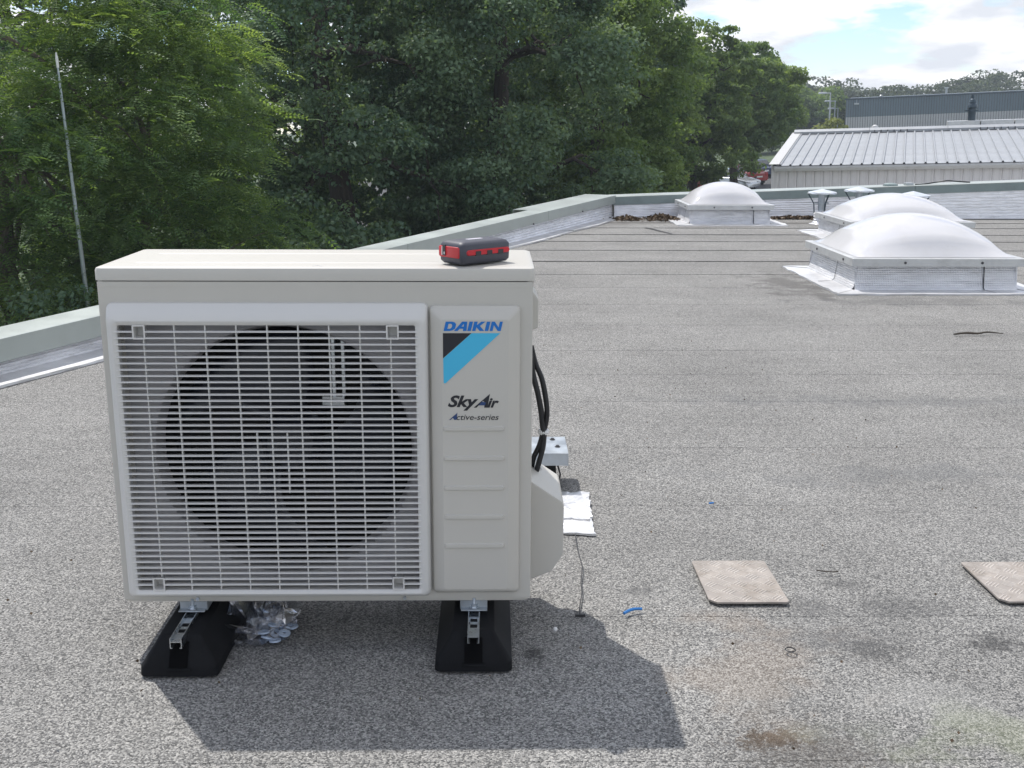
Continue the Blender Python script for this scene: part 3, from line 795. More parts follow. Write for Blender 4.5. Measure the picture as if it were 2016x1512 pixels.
# lid with two pressed ribs
lid = MB()
lid.loft([ring_z(0.713, -0.002, W + 0.002, -0.002, D + 0.002, 0.014, seg=5), ring_z(0.733, -0.002, W + 0.002, -0.002, D + 0.002, 0.014, seg=5), ring_z(0.738, 0.0, W, 0.0, D, 0.013, seg=5),
          ring_z(0.7405, 0.006, W - 0.006, 0.006, D - 0.006, 0.012, seg=5), ring_z(0.741, 0.014, W - 0.014, 0.014, D - 0.014, 0.01, seg=5)], True, True)
lo = lid.build('lid', 'ivory', unit, smooth=0.7)
for yy in (0.075, 0.235):
    MB().loft([ring_z(0.7405, 0.06, W - 0.06, yy - 0.010, yy + 0.010, 0.01), ring_z(0.7422, 0.064, W - 0.064, yy - 0.006, yy + 0.006, 0.006)], False, True).build('pressed_rib', 'ivory', lo, smooth=0.9)
for ang in (25, -25):
    b = MB().box(-0.012, 0.0, -0.0012, 0.0012, 0.7412, 0.7418).xform(Matrix.Translation((0.452, 0.022, 0)) @ Matrix.Rotation(math.radians(90 + ang * 2.2), 4, 'Z'))
    b.build('chalk_mark', 'white_plastic', lo)
# raised bead under the lid
MB().loft([ring_z(0.700, 0.0, W, -0.0015, D, 0.013, seg=5), ring_z(0.7085, 0.0, W, -0.0015, D, 0.013, seg=5)]).build('bead', 'ivory', unit, smooth=0.9)

# fan grille
gr = link('grille', None, unit)
gf = MB()
R = dict(seg=5)
gf.loft([ring_y(-0.001, 0.020, 0.681, 0.020, 0.668, 0.012, **R), ring_y(-0.010, 0.021, 0.680, 0.021, 0.667, 0.012, **R), ring_y(-0.025, 0.024, 0.678, 0.024, 0.649, 0.012, **R),
         ring_y(-0.031, 0.030, 0.674, 0.028, 0.641, 0.012, **R), ring_y(-0.033, 0.037, 0.668, 0.033, 0.634, 0.010, **R), ring_y(-0.031, 0.042, 0.661, 0.038, 0.629, 0.008, **R),
         ring_y(-0.028, 0.046, 0.655, 0.041, 0.625, 0.004, **R), ring_y(-0.010, 0.046, 0.655, 0.041, 0.625, 0.004, **R)], False, False)
link('bezel', gf.mesh('bezel', 'ivory_grille', smooth=0.6), gr)
NS = 44
SLAT = [(-0.0320, -0.0013), (-0.0316, 0.0004), (-0.0285, 0.0016), (-0.0195, 0.0009), (-0.0195, -0.0006), (-0.0275, -0.0016)]
pitch = (0.625 - 0.041) / NS
slat_me = MB().loft([[(0.040, y, z) for y, z in sec] if k == 0 else [(0.661, y, z) for y, z in sec] for k, sec in enumerate([SLAT] * 2)]).mesh('slat', 'ivory_grille')
sb_ = MB()
for xa, xb in ((0.040, 0.0780), (0.1030, 0.5960), (0.6210, 0.661)):
    sb_.loft([[(x_, y, z) for y, z in SLAT] for x_ in (xa, xb)])
split_me = sb_.mesh('slat', 'ivory_grille')
bar_cut = MB().box(-0.0013, 0.0013, -0.0255, -0.0175, 0.071, 0.5965).mesh('grille_bar', 'ivory_grille')
bar_me = MB().box(-0.0013, 0.0013, -0.0255, -0.0175, 0.036, 0.630).mesh('grille_bar', 'ivory_grille')
for k in range(1, NS):
    zk = 0.041 + pitch * k
    o = link('slat', split_me if zk > 0.5945 or zk < 0.0725 else slat_me, gr); o.location = (0, 0, zk)
for k in range(-1, 8):
    o = link('grille_bar', bar_cut if k in (-1, 7) else bar_me, gr); o.location = (0.161 + 0.0633 * k, 0, 0)
short_me = MB().box(-0.0013, 0.0013, -0.0258, -0.0175, 0.262, 0.395).mesh('grille_bar', 'ivory_grille')
for x in (0.161 + 0.0633 * 2.5, 0.161 + 0.0633 * 3.5):
    o = link('grille_bar', short_me, gr); o.location = (x, 0, 0)
for (x0, z0) in ((0.0775, 0.596), (0.5955, 0.596), (0.0785, 0.0405), (0.5965, 0.0405)):
    pk = MB().loft([ring_y(-0.029, x0, x0 + .026, z0, z0 + .030, .002), ring_y(-0.0315, x0, x0 + .026, z0, z0 + .030, .002), ring_y(-0.0315, x0 + .003, x0 + .023, z0 + .003, z0 + .027, .001),
                    ring_y(-0.006, x0 + .004, x0 + .022, z0 + .004, z0 + .026, .001)], False, True)
    link('screw_pocket', pk.mesh('screw_pocket', 'ivory_grille'), gr)
# raised front panel on the right
pn = link('service_panel', MB().loft([ring_y(-0.001, 0.6835, 0.872, 0.024, 0.663, 0.010, **R), ring_y(-0.010, 0.6845, 0.871, 0.025, 0.662, 0.010, **R), ring_y(-0.014, 0.687, 0.868, 0.0275, 0.659, 0.010, **R),
         ring_y(-0.025, 0.704, 0.852, 0.034, 0.643, 0.008, **R), ring_y(-0.028, 0.709, 0.847, 0.040, 0.637, 0.006, **R), ring_y(-0.0283, 0.716, 0.840, 0.046, 0.630, 0.006, **R)], False, True).mesh('service_panel', 'ivory', smooth=0.35), unit)
PY = -0.0287
for z in (0.406, 0.3405, 0.275, 0.2095, 0.1435):
    rb = MB().loft([ring_y(PY + 0.0005, 0.7105, 0.8395, z - 0.0065, z + 0.0045, 0.0055, seg=6), ring_y(PY - 0.0036, 0.7125, 0.8375, z - 0.0045, z + 0.0025, 0.0035, seg=6)], False, True)
    link('pressed_rib', rb.mesh('pressed_rib', 'ivory', smooth=0.9), pn)

# printed badge
def flat(name, polys, mat, parent, y=PY, dep=0.0004):
    b = MB()
    for poly in polys:
        n = len(poly)
        b.add([(x, y, z) for x, z in poly] + [(x, y - dep, z) for x, z in poly],
              [tuple(range(n)), tuple(range(2 * n - 1, n - 1, -1))] + [(i, (i + 1) % n, n + (i + 1) % n, n + i) for i in range(n)])
    return link(name, b.mesh(name, mat), parent)
flat('printed_triangle', [[(.712, .6090), (.7705, .6090), (.7117, .5560)]], 'logo_black', pn)
flat('printed_stripe', [[(.7712, .6090), (.8300, .6090), (.7165, .5030), (.7125, .5030), (.7120, .5555)]], 'logo_cyan', pn)
# heavy slanted capitals, drawn in a 1-high box and sheared
def shear(poly, x, w, z0, h, k=0.24):
    return [(x + px * w + k * pz * h, z0 + pz * h) for px, pz in poly]
t_ = 0.30
D_ = [[(0, 0), (t_, 0), (t_, 1), (0, 1)], [(t_, 0), (.55, 0), (.80, .07), (.98, .25), (1, .5), (.98, .75), (.80, .93), (.55, 1), (t_, 1), (t_, .77), (.50, .77), (.62, .70), (.68, .5), (.62, .30), (.50, .23), (t_, .23)]]
A_ = [[(-.10, 0), (.22, 0), (.34, .24), (.66, .24), (.66, .46), (.46, .46), (.62, .78), (.62, 1), (.42, 1)], [(.62, .78), (.66, .46), (.66, 0), (.98, 0), (.86, 1), (.62, 1)]]
I_ = [[(0, 0), (1, 0), (1, 1), (0, 1)]]
K_ = [[(0, 0), (t_, 0), (t_, 1), (0, 1)], [(t_, .40), (.66, 0), (1.06, 0), (.58, .54), (.98, 1), (.62, 1), (t_, .62)]]
N_ = [[(0, 0), (t_ * .9, 0), (t_ * .9, 1), (0, 1)], [(t_ * .9, 1), (t_ * .9, .62), (1 - t_ * .9, 0), (1 - t_ * .9, .38)], [(1 - t_ * .9, 0), (1, 0), (1, 1), (1 - t_ * .9, 1)]]
x = 0.7134; h = 0.0195; z0 = 0.6136
polys = []
for letter, w, adv in ((D_, .0228, .0236), (A_, .0240, .0250), (I_, .0074, .0100), (K_, .0235, .0258), (I_, .0074, .0101), (N_, .0228, .0240)):
    polys += [shear(p, x, w, z0, h) for p in letter]; x += adv
flat('lettering', polys, 'logo_blue', pn)
def text(body, x, z, width, height, mat, shear_=0.3, offset=0.0, y=PY):
    cu = bpy.data.curves.new('lettering', 'FONT')
    cu.body = body; cu.shear = shear_; cu.offset = offset; cu.resolution_u = 3
    tmp = bpy.data.objects.new('lettering', cu); COL.objects.link(tmp)
    dg = bpy.context.evaluated_depsgraph_get()
    me = bpy.data.meshes.new_from_object(tmp.evaluated_get(dg))
    bpy.data.objects.remove(tmp); bpy.data.curves.remove(cu)
    co = np.array([v.co[:] for v in me.vertices])
    mn, mx = co.min(0), co.max(0)
    sx = width / (mx[0] - mn[0]); sz = height / (mx[1] - mn[1])
    for v, c in zip(me.vertices, co):
        v.co = (x + (c[0] - mn[0]) * sx, y - 0.0003, z + (c[1] - mn[1]) * sz)
    me.materials.clear(); me.materials.append(MATS[mat])
    me.flip_normals() if me.polygons[0].normal.y > 0 else None
    return link('lettering', me, pn)
text('Sky', 0.7205, 0.4440, 0.0640, 0.0330, 'logo_black', 0.32, 0.034)
text('ir', 0.8025, 0.4505, 0.0250, 0.0205, 'logo_black', 0.32, 0.034)
flat('lettering', [[(.7745, .4505), (.7805, .4505), (.7940, .4655), (.7975, .4620), (.7965, .4505), (.8035, .4505), (.8085, .4800)],], 'logo_black', pn)
flat('lettering', [[(.7850, .4555), (.7975, .4555), (.8005, .4615), (.7915, .4635)]], 'logo_navy', pn, y=PY - 0.0005)
text('ctive-series', 0.7385, 0.4236, 0.0885, 0.0118, 'logo_black', 0.25, 0.006)
flat('lettering', [[(.7230, .4240), (.7262, .4240), (.7310, .4285), (.7335, .4240), (.7385, .4240), (.7405, .4395)]], 'logo_navy', pn)

# right-hand side: grip, cable loops, connection cover
MB().loft([[(0.897, .12, .585), (0.897, .24, .585), (0.897, .24, .68), (0.897, .12, .68)], [(0.915, .125, .590), (0.915, .235, .590), (0.915, .235, .655), (0.915, .125, .655)]]).build('carry_handle', 'ivory', unit, bevel=0.004)
prof = [(0.898, 0.254), (0.970, 0.204), (0.974, 0.196), (0.974, 0.078), (0.948, 0.036), (0.898, 0.016)]
MB().loft([[(x_, y_, z_) for x_, z_ in prof] for y_ in (0.075, 0.27)]).build('connection_cover', 'ivory', unit, bevel=0.003)
# mounting flanges under the casing
for x_ in (0.153, 0.772):
    MB().box(x_ - 0.03, x_ + 0.03, 0.004, 0.31, -0.022, -0.001).build('mounting_flange', 'galv', unit)
# lower edge screws
for x_ in (0.165, 0.62):
    MB().tube([(x_, 0.004, 0.009), (x_, -0.006, 0.009)], 0.004, 8).build('screw', 'steel', unit)

cb = thing('power_cable', 'black cables looping down the right side of the unit, tied in white', 'cable', (0, 0, ZB))
def smooth_path(pts, n=8):
    P_ = [Vector(p) for p in pts]; out_ = []
    for i in range(len(P_) - 1):
        p0, p1, p2, p3 = P_[max(i - 1, 0)], P_[i], P_[i + 1], P_[min(i + 2, len(P_) - 1)]
        for k in range(n):
            t = k / n
            out_.append(0.5 * ((2 * p1) + (-p0 + p2) * t + (2 * p0 - 5 * p1 + 4 * p2 - p3) * t * t + (-p0 + 3 * p1 - 3 * p2 + p3) * t ** 3))
    return out_ + [P_[-1]]
for pts in ([(.902, .20, .535), (.912, .20, .495), (.928, .195, .455), (.939, .19, .392), (.937, .19, .355), (.931, .19, .334), (.922, .19, .30), (.910, .195, .270), (.904, .2, .235)],
            [(.902, .19, .52), (.906, .19, .475), (.917, .185, .43), (.925, .185, .385), (.929, .185, .35), (.932, .185, .334), (.930, .185, .30), (.922, .185, .26), (.912, .19, .225)],
            [(.902, .21, .50), (.908, .215, .46), (.921, .21, .41), (.931, .205, .36), (.934, .20, .334), (.931, .2, .29), (.92, .2, .25), (.914, .2, .22)]):
    MB().tube(smooth_path(pts), 0.0062, 8).build('cable', 'cable', cb, smooth=1.0)
MB().lathe([(0.0125, -0.005), (0.0135, 0), (0.0125, 0.005)], 12).xform(Matrix.Translation((.932, .192, .334))).build('cable_tie', 'white_plastic', cb)
MB().add([(.915, .19, .245), (.926, .188, .250), (.930, .186, .243), (.921, .188, .238), (.924, .19, .228), (.916, .19, .233)], [(0, 1, 2, 3, 4, 5)]).build('label_tag', 'white_plastic', cb)

# rubber feet, each with a slotted rail and a bolt
def foot(label, cx, y0, y1, rail_y0):
    t = thing('mounting_block', label, 'support foot', (cx, 0, 0), 0, 'rubber feet under the unit')
    hw = 0.083
    b = MB()
    b.loft([ring_z(0.006, -hw, hw, y0, y1, 0.016), ring_z(0.026, -hw + .001, hw - .001, y0 + .002, y1 - .002, 0.016), ring_z(0.070, -hw + .030, hw - .030, y0 + .026, y1 - .03, 0.010),
            ring_z(0.084, -hw + .038, hw - .038, y0 + .034, y1 - .04, 0.008), ring_z(0.086, -hw + .042, hw - .042, y0 + .038, y1 - .044, 0.006)])
    b.build('block', 'rubber', t, smooth=0.5)
    # slot moulded in the sloping nose
    sl = MB().add([(-.019, y0 + .010, .022), (.019, y0 + .010, .022), (.019, y0 + .040, .072), (-.019, y0 + .040, .072), (-.019, y0 - .001, .027), (.019, y0 - .001, .027), (.019, y0 + .024, .073), (-.019, y0 + .024, .073)],
                  [(0, 1, 2, 3), (4, 5, 6, 7), (0, 1, 5, 4), (1, 2, 6, 5), (2, 3, 7, 6), (3, 0, 4, 7)])
    MB().box(-.026, .026, y0 - .003, y0 + .012, .018, .0245).build('nose_lip', 'rubber', t, bevel=0.002)
    sl.build('nose_slot', 'rubber_slot', t)
    # aluminium C rail, open below, with two slots in the web
    r0, r1, zt = rail_y0, y1 - 0.08, 0.094
    rail = MB()
    w_ = 0.0125; th = 0.0018
    rail.box(-w_, -w_ + th, r0, r1, zt - 0.022, zt).box(w_ - th, w_, r0, r1, zt - 0.022, zt)
    ys = [r0, r0 + 0.042, r0 + 0.058, r0 + 0.070, r0 + 0.086, r1]
    for k in range(0, 6, 2): rail.box(-w_ + th, w_ - th, ys[k], ys[k + 1], zt - 0.0085, zt - 0.0065)
    rail.box(-w_ + th, -w_ + th + .003, ys[1], ys[4], zt - 0.0085, zt - 0.0065).box(w_ - th - .003, w_ - th, ys[1], ys[4], zt - 0.0085, zt - 0.0065)
    rail.box(-w_ + th, -w_ + 0.005, r0, r1, zt - 0.022, zt - 0.0205).box(w_ - 0.005, w_ - th, r0, r1, zt - 0.022, zt - 0.0205)
    rail.build('rail', 'steel', t)
    MB().box(-0.029, 0.029, -0.010, 0.055, zt + 0.0005, zt + 0.0035).build('clamp_plate', 'galv', t, bevel=0.001)
    bolt = MB().lathe([(0.0105, zt + 0.004), (0.0105, zt + 0.006)], 16, (0, 0.004)).build('washer', 'steel', t, smooth=0.8)
    MB().lathe([(0.008, zt + 0.006), (0.008, zt + 0.013)], 6, (0, 0.004)).build('nut', 'steel', t)
    prof = []
    for k in range(10): prof += [(0.0042, zt + 0.013 + 0.0015 * k), (0.0036, zt + 0.01375 + 0.0015 * k)]
    MB().lathe(prof, 10, (0, 0.004)).build('threaded_rod', 'steel', t)
foot('black rubber foot with metal rail under the left end of the unit', 0.151, -0.132, 0.43, -0.135)
foot('black rubber foot with metal rail under the lettered end of the unit', 0.773, -0.118, 0.44, -0.118)

# red and black battery pack on the lid
bp_ = thing('battery_pack', 'small red and black battery pack lying askew on the cream lid', 'battery pack', (0.777, 0.070, ZB + 0.7445), math.radians(41))
bp_.scale = (1.06, 1.06, 1.02)
L2, W2, HB = 0.064, 0.036, 0.046
sh = MB()
sh.loft([ring_z(0.0, -L2 + .006, L2 - .004, -W2 + .005, W2 - .005, .008), ring_z(0.006, -L2 + .001, L2 - .001, -W2, W2, .009), ring_z(0.020, -L2, L2, -W2, W2, .009), ring_z(0.037, -L2, L2, -W2, W2, .010),
         ring_z(0.0435, -L2 + .004, L2 - .004, -W2 + .004, W2 - .004, .010), ring_z(HB, -L2 + .012, L2 - .012, -W2 + .012, W2 - .012, .008), ring_z(HB + .001, -L2 + .03, L2 - .03, -W2 + .026, W2 - .026, .008)])
sh.build('shell', 'pack_shell', bp_, smooth=0.9)
# end facing left, and the long side facing right
MB().loft([[(-L2 + .0005, y_, z_) for y_, z_ in rrect(-W2 + .007, W2 - .002, .013, .036, .004)], [(-L2 - .0012, y_, z_) for y_, z_ in rrect(-W2 + .008, W2 - .003, .014, .035, .004)]]).build('end_panel', 'pack_red', bp_, smooth=0.9)
MB().box(-L2 - .0022, -L2, .012, .0205, .016, .038).build('socket', 'pack_dark', bp_)
MB().box(-L2 - .0028, -L2 - .001, .0208, .0228, .017, .034).build('contact', 'white_plastic', bp_)
MB().box(-L2 - .0028, -L2 - .002, .0135, .016, .019, .024).build('contact', 'white_plastic', bp_)
MB().loft([[(x_, -W2 + .0005, z_) for x_, z_ in rrect(-L2 + .012, L2 - .004, .018, .030, .006)], [(x_, -W2 - .0022, z_) for x_, z_ in rrect(-L2 + .014, L2 - .006, .0195, .0285, .0045)]]).build('side_grip', 'pack_red', bp_, smooth=0.9)
for x_ in (-0.030, -0.001, 0.028):
    MB().box(x_, x_ + 0.0135, -W2 - .0028, -W2, .0175, .0265).build('grip_notch', 'pack_dark', bp_)
MB().box(-0.022, 0.016, -0.006, 0.0045, HB + .0008, HB + .0014).build('label_strip', 'pack_label', bp_)

# ------------------------------------------------------------------ things lying about on the roof
# polythene bag with washers
bag = thing('plastic_bag', 'clear crumpled plastic bag of washers beside the left rubber foot', 'plastic bag', (0.266, 0.090, 0.006), math.radians(-12))
n = 22; vs_, fs_ = [], []
hn = rng.normal(0, 1, (n + 1, n + 1))
for _ in range(5): hn = 1.18 * (hn + np.roll(hn, 1, 0) + np.roll(hn, 1, 1) + np.roll(hn, (1, 1), (0, 1))) / 4 * 1.25
for j in range(n + 1):
    for i in range(n + 1):
        u, v = -1 + 2 * i / n, -1 + 2 * j / n
        e = max(0, 1 - max(abs(u), abs(v)) ** 3)
        h_ = (0.016 + 0.028 * max(0, v + 0.3)) * e + 0.017 * hn[j, i] * (0.25 + e)
        wx = 0.085 * (1 - 0.28 * max(0, v)) ; x_ = u * wx + 0.012 * hn[i, j] * 0.6; y_ = v * 0.092 + 0.008 * hn[(j + 5) % n, i] + 0.012 * u
        vs_.append((x_, y_, max(0.004, 0.010 + h_)))
for j in range(n):
    for i in range(n):
        a = j * (n + 1) + i; fs_.append((a, a + 1, a + n + 2, a + n + 1))
MB().add(vs_, fs_).build('film', 'polythene', bag)
b = MB().add([(x_, y_, 0.003) for x_, y_, z_ in vs_], fs_).build('film', 'polythene', bag)
for k, (x_, y_) in enumerate(((.325, .018), (.305, .025), (.342, .04), (.318, .055), (.338, .07), (.295, .045), (.352, .085), (.33, .10), (.31, .08))):
    w0 = MB().lathe([(0.005, 0.0), (0.0135, 0.0), (0.0135, 0.004), (0.005, 0.004)], 16, cap0=False, cap1=False)
    w0.loft([[(0.005 * math.cos(6.283 * i / 16), 0.005 * math.sin(6.283 * i / 16), z_) for i in range(16)] for z_ in (0.0, 0.004)], False, False)
    o = w0.build('washer', 'washer_blue', None, smooth=0.8)
    o.location = (x_, y_, 0.010 + 0.0035 * (k % 3)); o.rotation_euler = (rng.normal(0, .25), rng.normal(0, .25), 0)
    tag(o, 'pale blue plastic washer inside the clear bag', 'washer', 'washers in the plastic bag')

# chequer plates
def tread(label, x0, x1, y0, y1, skew):
    t = thing('tread_plate', label, 'metal plate', ((x0 + x1) / 2, (y0 + y1) / 2, 0.0), skew, 'tread plates on the roof felt')
    w_, d_ = (x1 - x0) / 2, (y1 - y0) / 2
    c_ = 0.018
    pl = [(-w_ + c_, -d_), (w_ - 0.006, -d_), (w_, -d_ + 0.006), (w_, d_ - 0.006), (w_ - 0.006, d_), (-w_ + 0.006, d_), (-w_, d_ - 0.006), (-w_, -d_ + c_)]
    p = MB().loft([[(x_, y_, 0.0075) for x_, y_ in pl], [(x_, y_, 0.0125) for x_, y_ in pl]]).build('plate', 'tread_alu', t, bevel=0.0006)
    b = MB(); cell = 0.043; nx_, ny_ = int(2 * w_ / cell), int(2 * d_ / cell)
    for j in range(ny_ + 1):
        for i in range(nx_ + 1):
            cx, cy = -w_ + (i + 0.5) * 2 * w_ / (nx_ + 1), -d_ + (j + 0.5) * 2 * d_ / (ny_ + 1)
            a = math.radians(45 if (i + j) % 2 == 0 else 135)
            for k in (-1.5, -0.5, 0.5, 1.5):
                off = k * 0.0082; l_ = 0.0150 * (1 - 0.05 * abs(k))
                ux, uy, px_, py_ = math.cos(a), math.sin(a), -math.sin(a), math.cos(a)
                q_ = [(cx + px_ * off + ux * s_ * l_ + px_ * o_ * 0.0062, cy + py_ * off + uy * s_ * l_ + py_ * o_ * 0.0062) for s_, o_ in ((-1, -.3), (1, -.3), (1, .3), (-1, .3))]
                q2 = [(cx + px_ * off + ux * s_ * l_ * .85 + px_ * o_ * 0.0022, cy + py_ * off + uy * s_ * l_ * .85 + py_ * o_ * 0.0022) for s_, o_ in ((-1, -.5), (1, -.5), (1, .5), (-1, .5))]
                if max(abs(q_[0][0]), abs(q_[1][0])) > w_ - .003 or max(abs(q_[0][1]), abs(q_[1][1])) > d_ - .003: continue
                b.loft([[(x_, y_, 0.0124) for x_, y_ in q_], [(x_, y_, 0.0138) for x_, y_ in q2]], False, True)
    o = b.build('tread_pattern', 'tread_bar', t); o['kind'] = 'stuff'
tread('dirty square chequer plate lying right of the unit', 1.343, 1.537, 0.206, 0.462, 0.0)
tread('chequer plate cut off by the right edge of the picture', 2.058, 2.27, 0.204, 0.448, 0.0)

# pipe support: black block under a galvanised cap
ps = thing('pipe_support', 'black block with a galvanised metal cap standing behind the unit', 'pipe support', (0, 0, 0))
MB().loft([ring_z(0.004, .80, 1.024, 1.045, 1.20, .008), ring_z(0.012, .80, 1.024, 1.045, 1.20, .008), ring_z(0.018, .81, 1.018, 1.05, 1.195, .006), ring_z(0.091, .815, 1.014, 1.05, 1.195, .006)]).build('block', 'rubber', ps)
cp_ = MB().box(.78, 1.050, 1.040, 1.222, 0.128, 0.131).box(.78, 1.050, 1.038, 1.041, 0.091, 0.131).box(.78, 1.050, 1.221, 1.224, 0.091, 0.131)
capo = cp_.build('cap', 'galv', ps)
MB().box(1.0502, 1.0525, 1.037, 1.225, 0.090, 0.1315).build('cap_end', 'galv', capo)
for x_, y_ in ((1.010, 1.19), (1.022, 1.11)):
    MB().lathe([(0.009, .1312), (0.009, .133), (0.005, .133), (0.005, .137)], 8, (x_, y_)).build('screw', 'joint_dark', capo)
MB().tube([(1.020, 1.05, .088), (1.028, 1.045, .06), (1.023, 1.045, .03), (1.03, 1.04, .008)], 0.003, 6).build('strap', 'cable', ps)
def foil_patch(label, poly, z, seed):
    r_ = np.random.default_rng(seed); n = len(poly); rim = []
    for i in range(n):
        a, c = Vector(poly[i]), Vector(poly[(i + 1) % n])
        for k in range(6):
            p = a.lerp(c, k / 6); rim.append((p.x + r_.normal(0, .0022), p.y + r_.normal(0, .0022)))
    cx, cy = np.mean([p[0] for p in rim]), np.mean([p[1] for p in rim])
    rings = []
    for s_ in (1.0, 0.8, 0.55, 0.3, 0.05):
        rings.append([(cx + (x_ - cx) * s_, cy + (y_ - cy) * s_, z + (abs(r_.normal(0, .0028)) if s_ > .9 else abs(r_.normal(0, .0016)))) for x_, y_ in rim])
    o = MB().loft([[(x_, y_, 0.003) for x_, y_ in rim]] + rings, False, True).build('foil_patch', 'foil_flat', None)
    return tag(o, label, 'flashing patch', 'foil patches behind the unit')
foil_patch('silver flashing patch with torn lower edge, nearest the metal-capped block', [(.84, .775), (1.04, .780), (1.095, .772), (1.108, .80), (1.112, .93), (1.118, 1.008), (1.03, 1.012), (.84, 1.01)], 0.011, 4)
foil_patch('silver flashing patch peeking out below the torn one', [(.82, .684), (1.0, .684), (1.107, .662), (1.108, .80), (1.06, .84), (.82, .84)], 0.007, 5)

def tiny(name, label, cat, pts, r, mat, n=6):
    o = MB().tube(pts, r, n).build(name, mat, None, smooth=0.8)
    return tag(o, label, cat)
tiny('cable_scrap', 'short bright blue cable scrap on the felt between unit and plate', 'cable scrap', smooth_path([(1.126, .150, .011), (1.140, .163, .012), (1.155, .170, .013), (1.172, .174, .011)], 4), [0.0036] * 13, 'scrap_blue')
tiny('cable_scrap', 'tiny blue cable scrap further back on the felt', 'cable scrap', [(1.478, .912, .010), (1.492, .914, .011)], 0.0032, 'scrap_blue')
tiny('twig', 'thin dark twig lying on the felt in front of the nearest dome', 'twig', smooth_path([(3.36, 3.61, .012), (3.44, 3.63, .016), (3.50, 3.622, .014), (3.56, 3.645, .018), (3.65, 3.64, .010)], 3), [.004, .006, .006, .007, .007, .006, .006, .006, .005, .005, .004, .003, .002], 'twig_wood')
tiny('wire_scrap', 'short dark wire scrap on the felt beyond the plate', 'wire scrap', [(1.66, .40, .011), (1.675, .388, .013), (1.70, .386, .012), (1.715, .395, .010)], 0.0018, 'twig_wood')
o = MB().lathe([(0.001, -0.0055), (0.004, -0.004), (0.0055, 0), (0.004, 0.004), (0.001, 0.0055)], 10).build('pebble', 'pebble_white', None, smooth=2.0)
o.location = (0.958, 0.068, 0.0115); tag(o, 'single white pebble in the shadow of the unit', 'pebble')
o = MB().lathe([(0.0105, -0.0015), (0.0125, 0), (0.0105, 0.0015), (0.009, 0)], 16, cap0=False, cap1=False).build('rubber_ring', 'cable', None)
o.location = (1.475, -0.033, 0.010); tag(o, 'small black rubber ring lying below the chequer plate', 'rubber ring')
# grit and loose crumbs
n = 420
p = np.stack([rng.uniform(-0.9, 2.3, n), rng.uniform(-0.6, 3.5, n), np.full(n, 0.010)], 1)
d = norm(rng.normal(0, 1, (n, 3)) * (1, 1, 0.5)); e = norm(np.cross(d, rng.normal(0, 1, (n, 3)))); s = rng.uniform(0.0012, 0.0045, (n, 1))
crumbs = np.stack([p - d * s, p + e * s, p + d * s, p - e * s], 1)
tag(link('grit', quads_mesh('grit', crumbs, 'dead_leaf', rng.random(n))), 'scattered brown crumbs and grit on the felt', 'grit', kind='stuff')
# loose cable and box on the far coping
lc = thing('coping_cable', 'loose black cable with a small box lying on the far coping', 'cable', (0, 0, 0))
def cz(x_): return btop(x_) + 0.012
MB().tube(smooth_path([(6.02, 11.24, cz(6.0)), (6.15, 11.26, cz(6.15)), (6.3, 11.30, cz(6.3) + .012), (6.42, 11.25, cz(6.42) + .03), (6.58, 11.30, cz(6.58) + .012), (6.72, 11.28, cz(6.7))]), 0.008, 6).build('cable', 'cable', lc)
MB().box(5.90, 5.99, 11.2, 11.3, cz(5.95) - .006, cz(5.95) + .022).build('junction_box', 'lamp_grey', lc, bevel=0.004)
MB().lathe([(0.09, 0), (0.085, .02), (0.05, .032), (0.01, .035)], 14, (5.72, 11.25)).xform(Matrix.Translation((0, 0, btop(5.72) + .006))).build('lead_weight', 'coping_dark', lc)
#@@WORLD@@
# ================================================================== BEYOND THE ROOF (level world)
IN_ROOF = False
gm = MB().box(-400, 500, -120, 900, GROUND - 0.5, GROUND)
structure(gm.build('ground', 'grass'))
structure(MB().box(-14, 75, 44, 100, GROUND, GROUND + 0.006).build('car_park', 'asphalt'))
structure(MB().box(9, 60, 13, 44, GROUND, GROUND + 0.004).build('bounce_yard', 'concrete'))  # unseen pale paving, added to bounce light onto the shed wall
structure(MB().box(13.5, 29, 70.0, 70.15, GROUND + 0.0065, GROUND + 0.0085).build('bay_line', 'white_plastic'))

# ------------------------------------------------------------------ trees
def clump_leaves(cent, rad, per, size, up=0.5, flat_=0.6, aspect=0.62, seed=0):
    """leaf blades scattered in clumps: returns quads (n,4,3) and tint"""
    r_ = np.random.default_rng(seed)
    M = len(cent); n = M * per
    c = np.repeat(cent, per, 0); ra = np.repeat(rad, per)[:, None]
    d = r_.normal(0, 1, (n, 3)); low_ = d[:, 2] < -0.15
    d[low_ & (r_.random(n) < 0.7), 2] *= -1          # most leaves lie on the upper side of a clump
    d = norm(d)
    rr = np.where(r_.random((n, 1)) < 0.7, r_.uniform(0.72, 1.05, (n, 1)), r_.random((n, 1)) ** 0.5)
    p = c + d * rr * ra * (1, 1, flat_)
    nrm = norm(d * 0.8 + np.array([0, 0, up]) + r_.normal(0, 0.55, (n, 3)))
    t = norm(np.cross(nrm, r_.normal(0, 1, (n, 3))) + np.array([0, 0, -0.25])); b_ = norm(np.cross(nrm, t))
    s = size * r_.uniform(0.65, 1.35, (n, 1))
    w = s * aspect * 0.5; fold = nrm * s * 0.12
    V = np.stack([p - t * s * 0.5, p + b_ * w + fold, p + t * s * 0.5, p - b_ * w + fold], 1)
    tint = np.repeat(r_.normal(0.45, 0.17, M), per) + r_.normal(0, 0.16, n)
    return V, tint

def limb_path(a, b_, r_, wob=0.25, n=6):
    a, b_ = np.array(a, float), np.array(b_, float); L = np.linalg.norm(b_ - a); out_ = []
    for k in range(n + 1):
        u = k / n; p = a + (b_ - a) * u + np.array([0, 0, 1]) * math.sin(u * math.pi) * L * 0.08
        if 0 < k < n: p = p + r_.normal(0, wob * L / n * 0.5, 3)
        out_.append(tuple(p))
    return out_

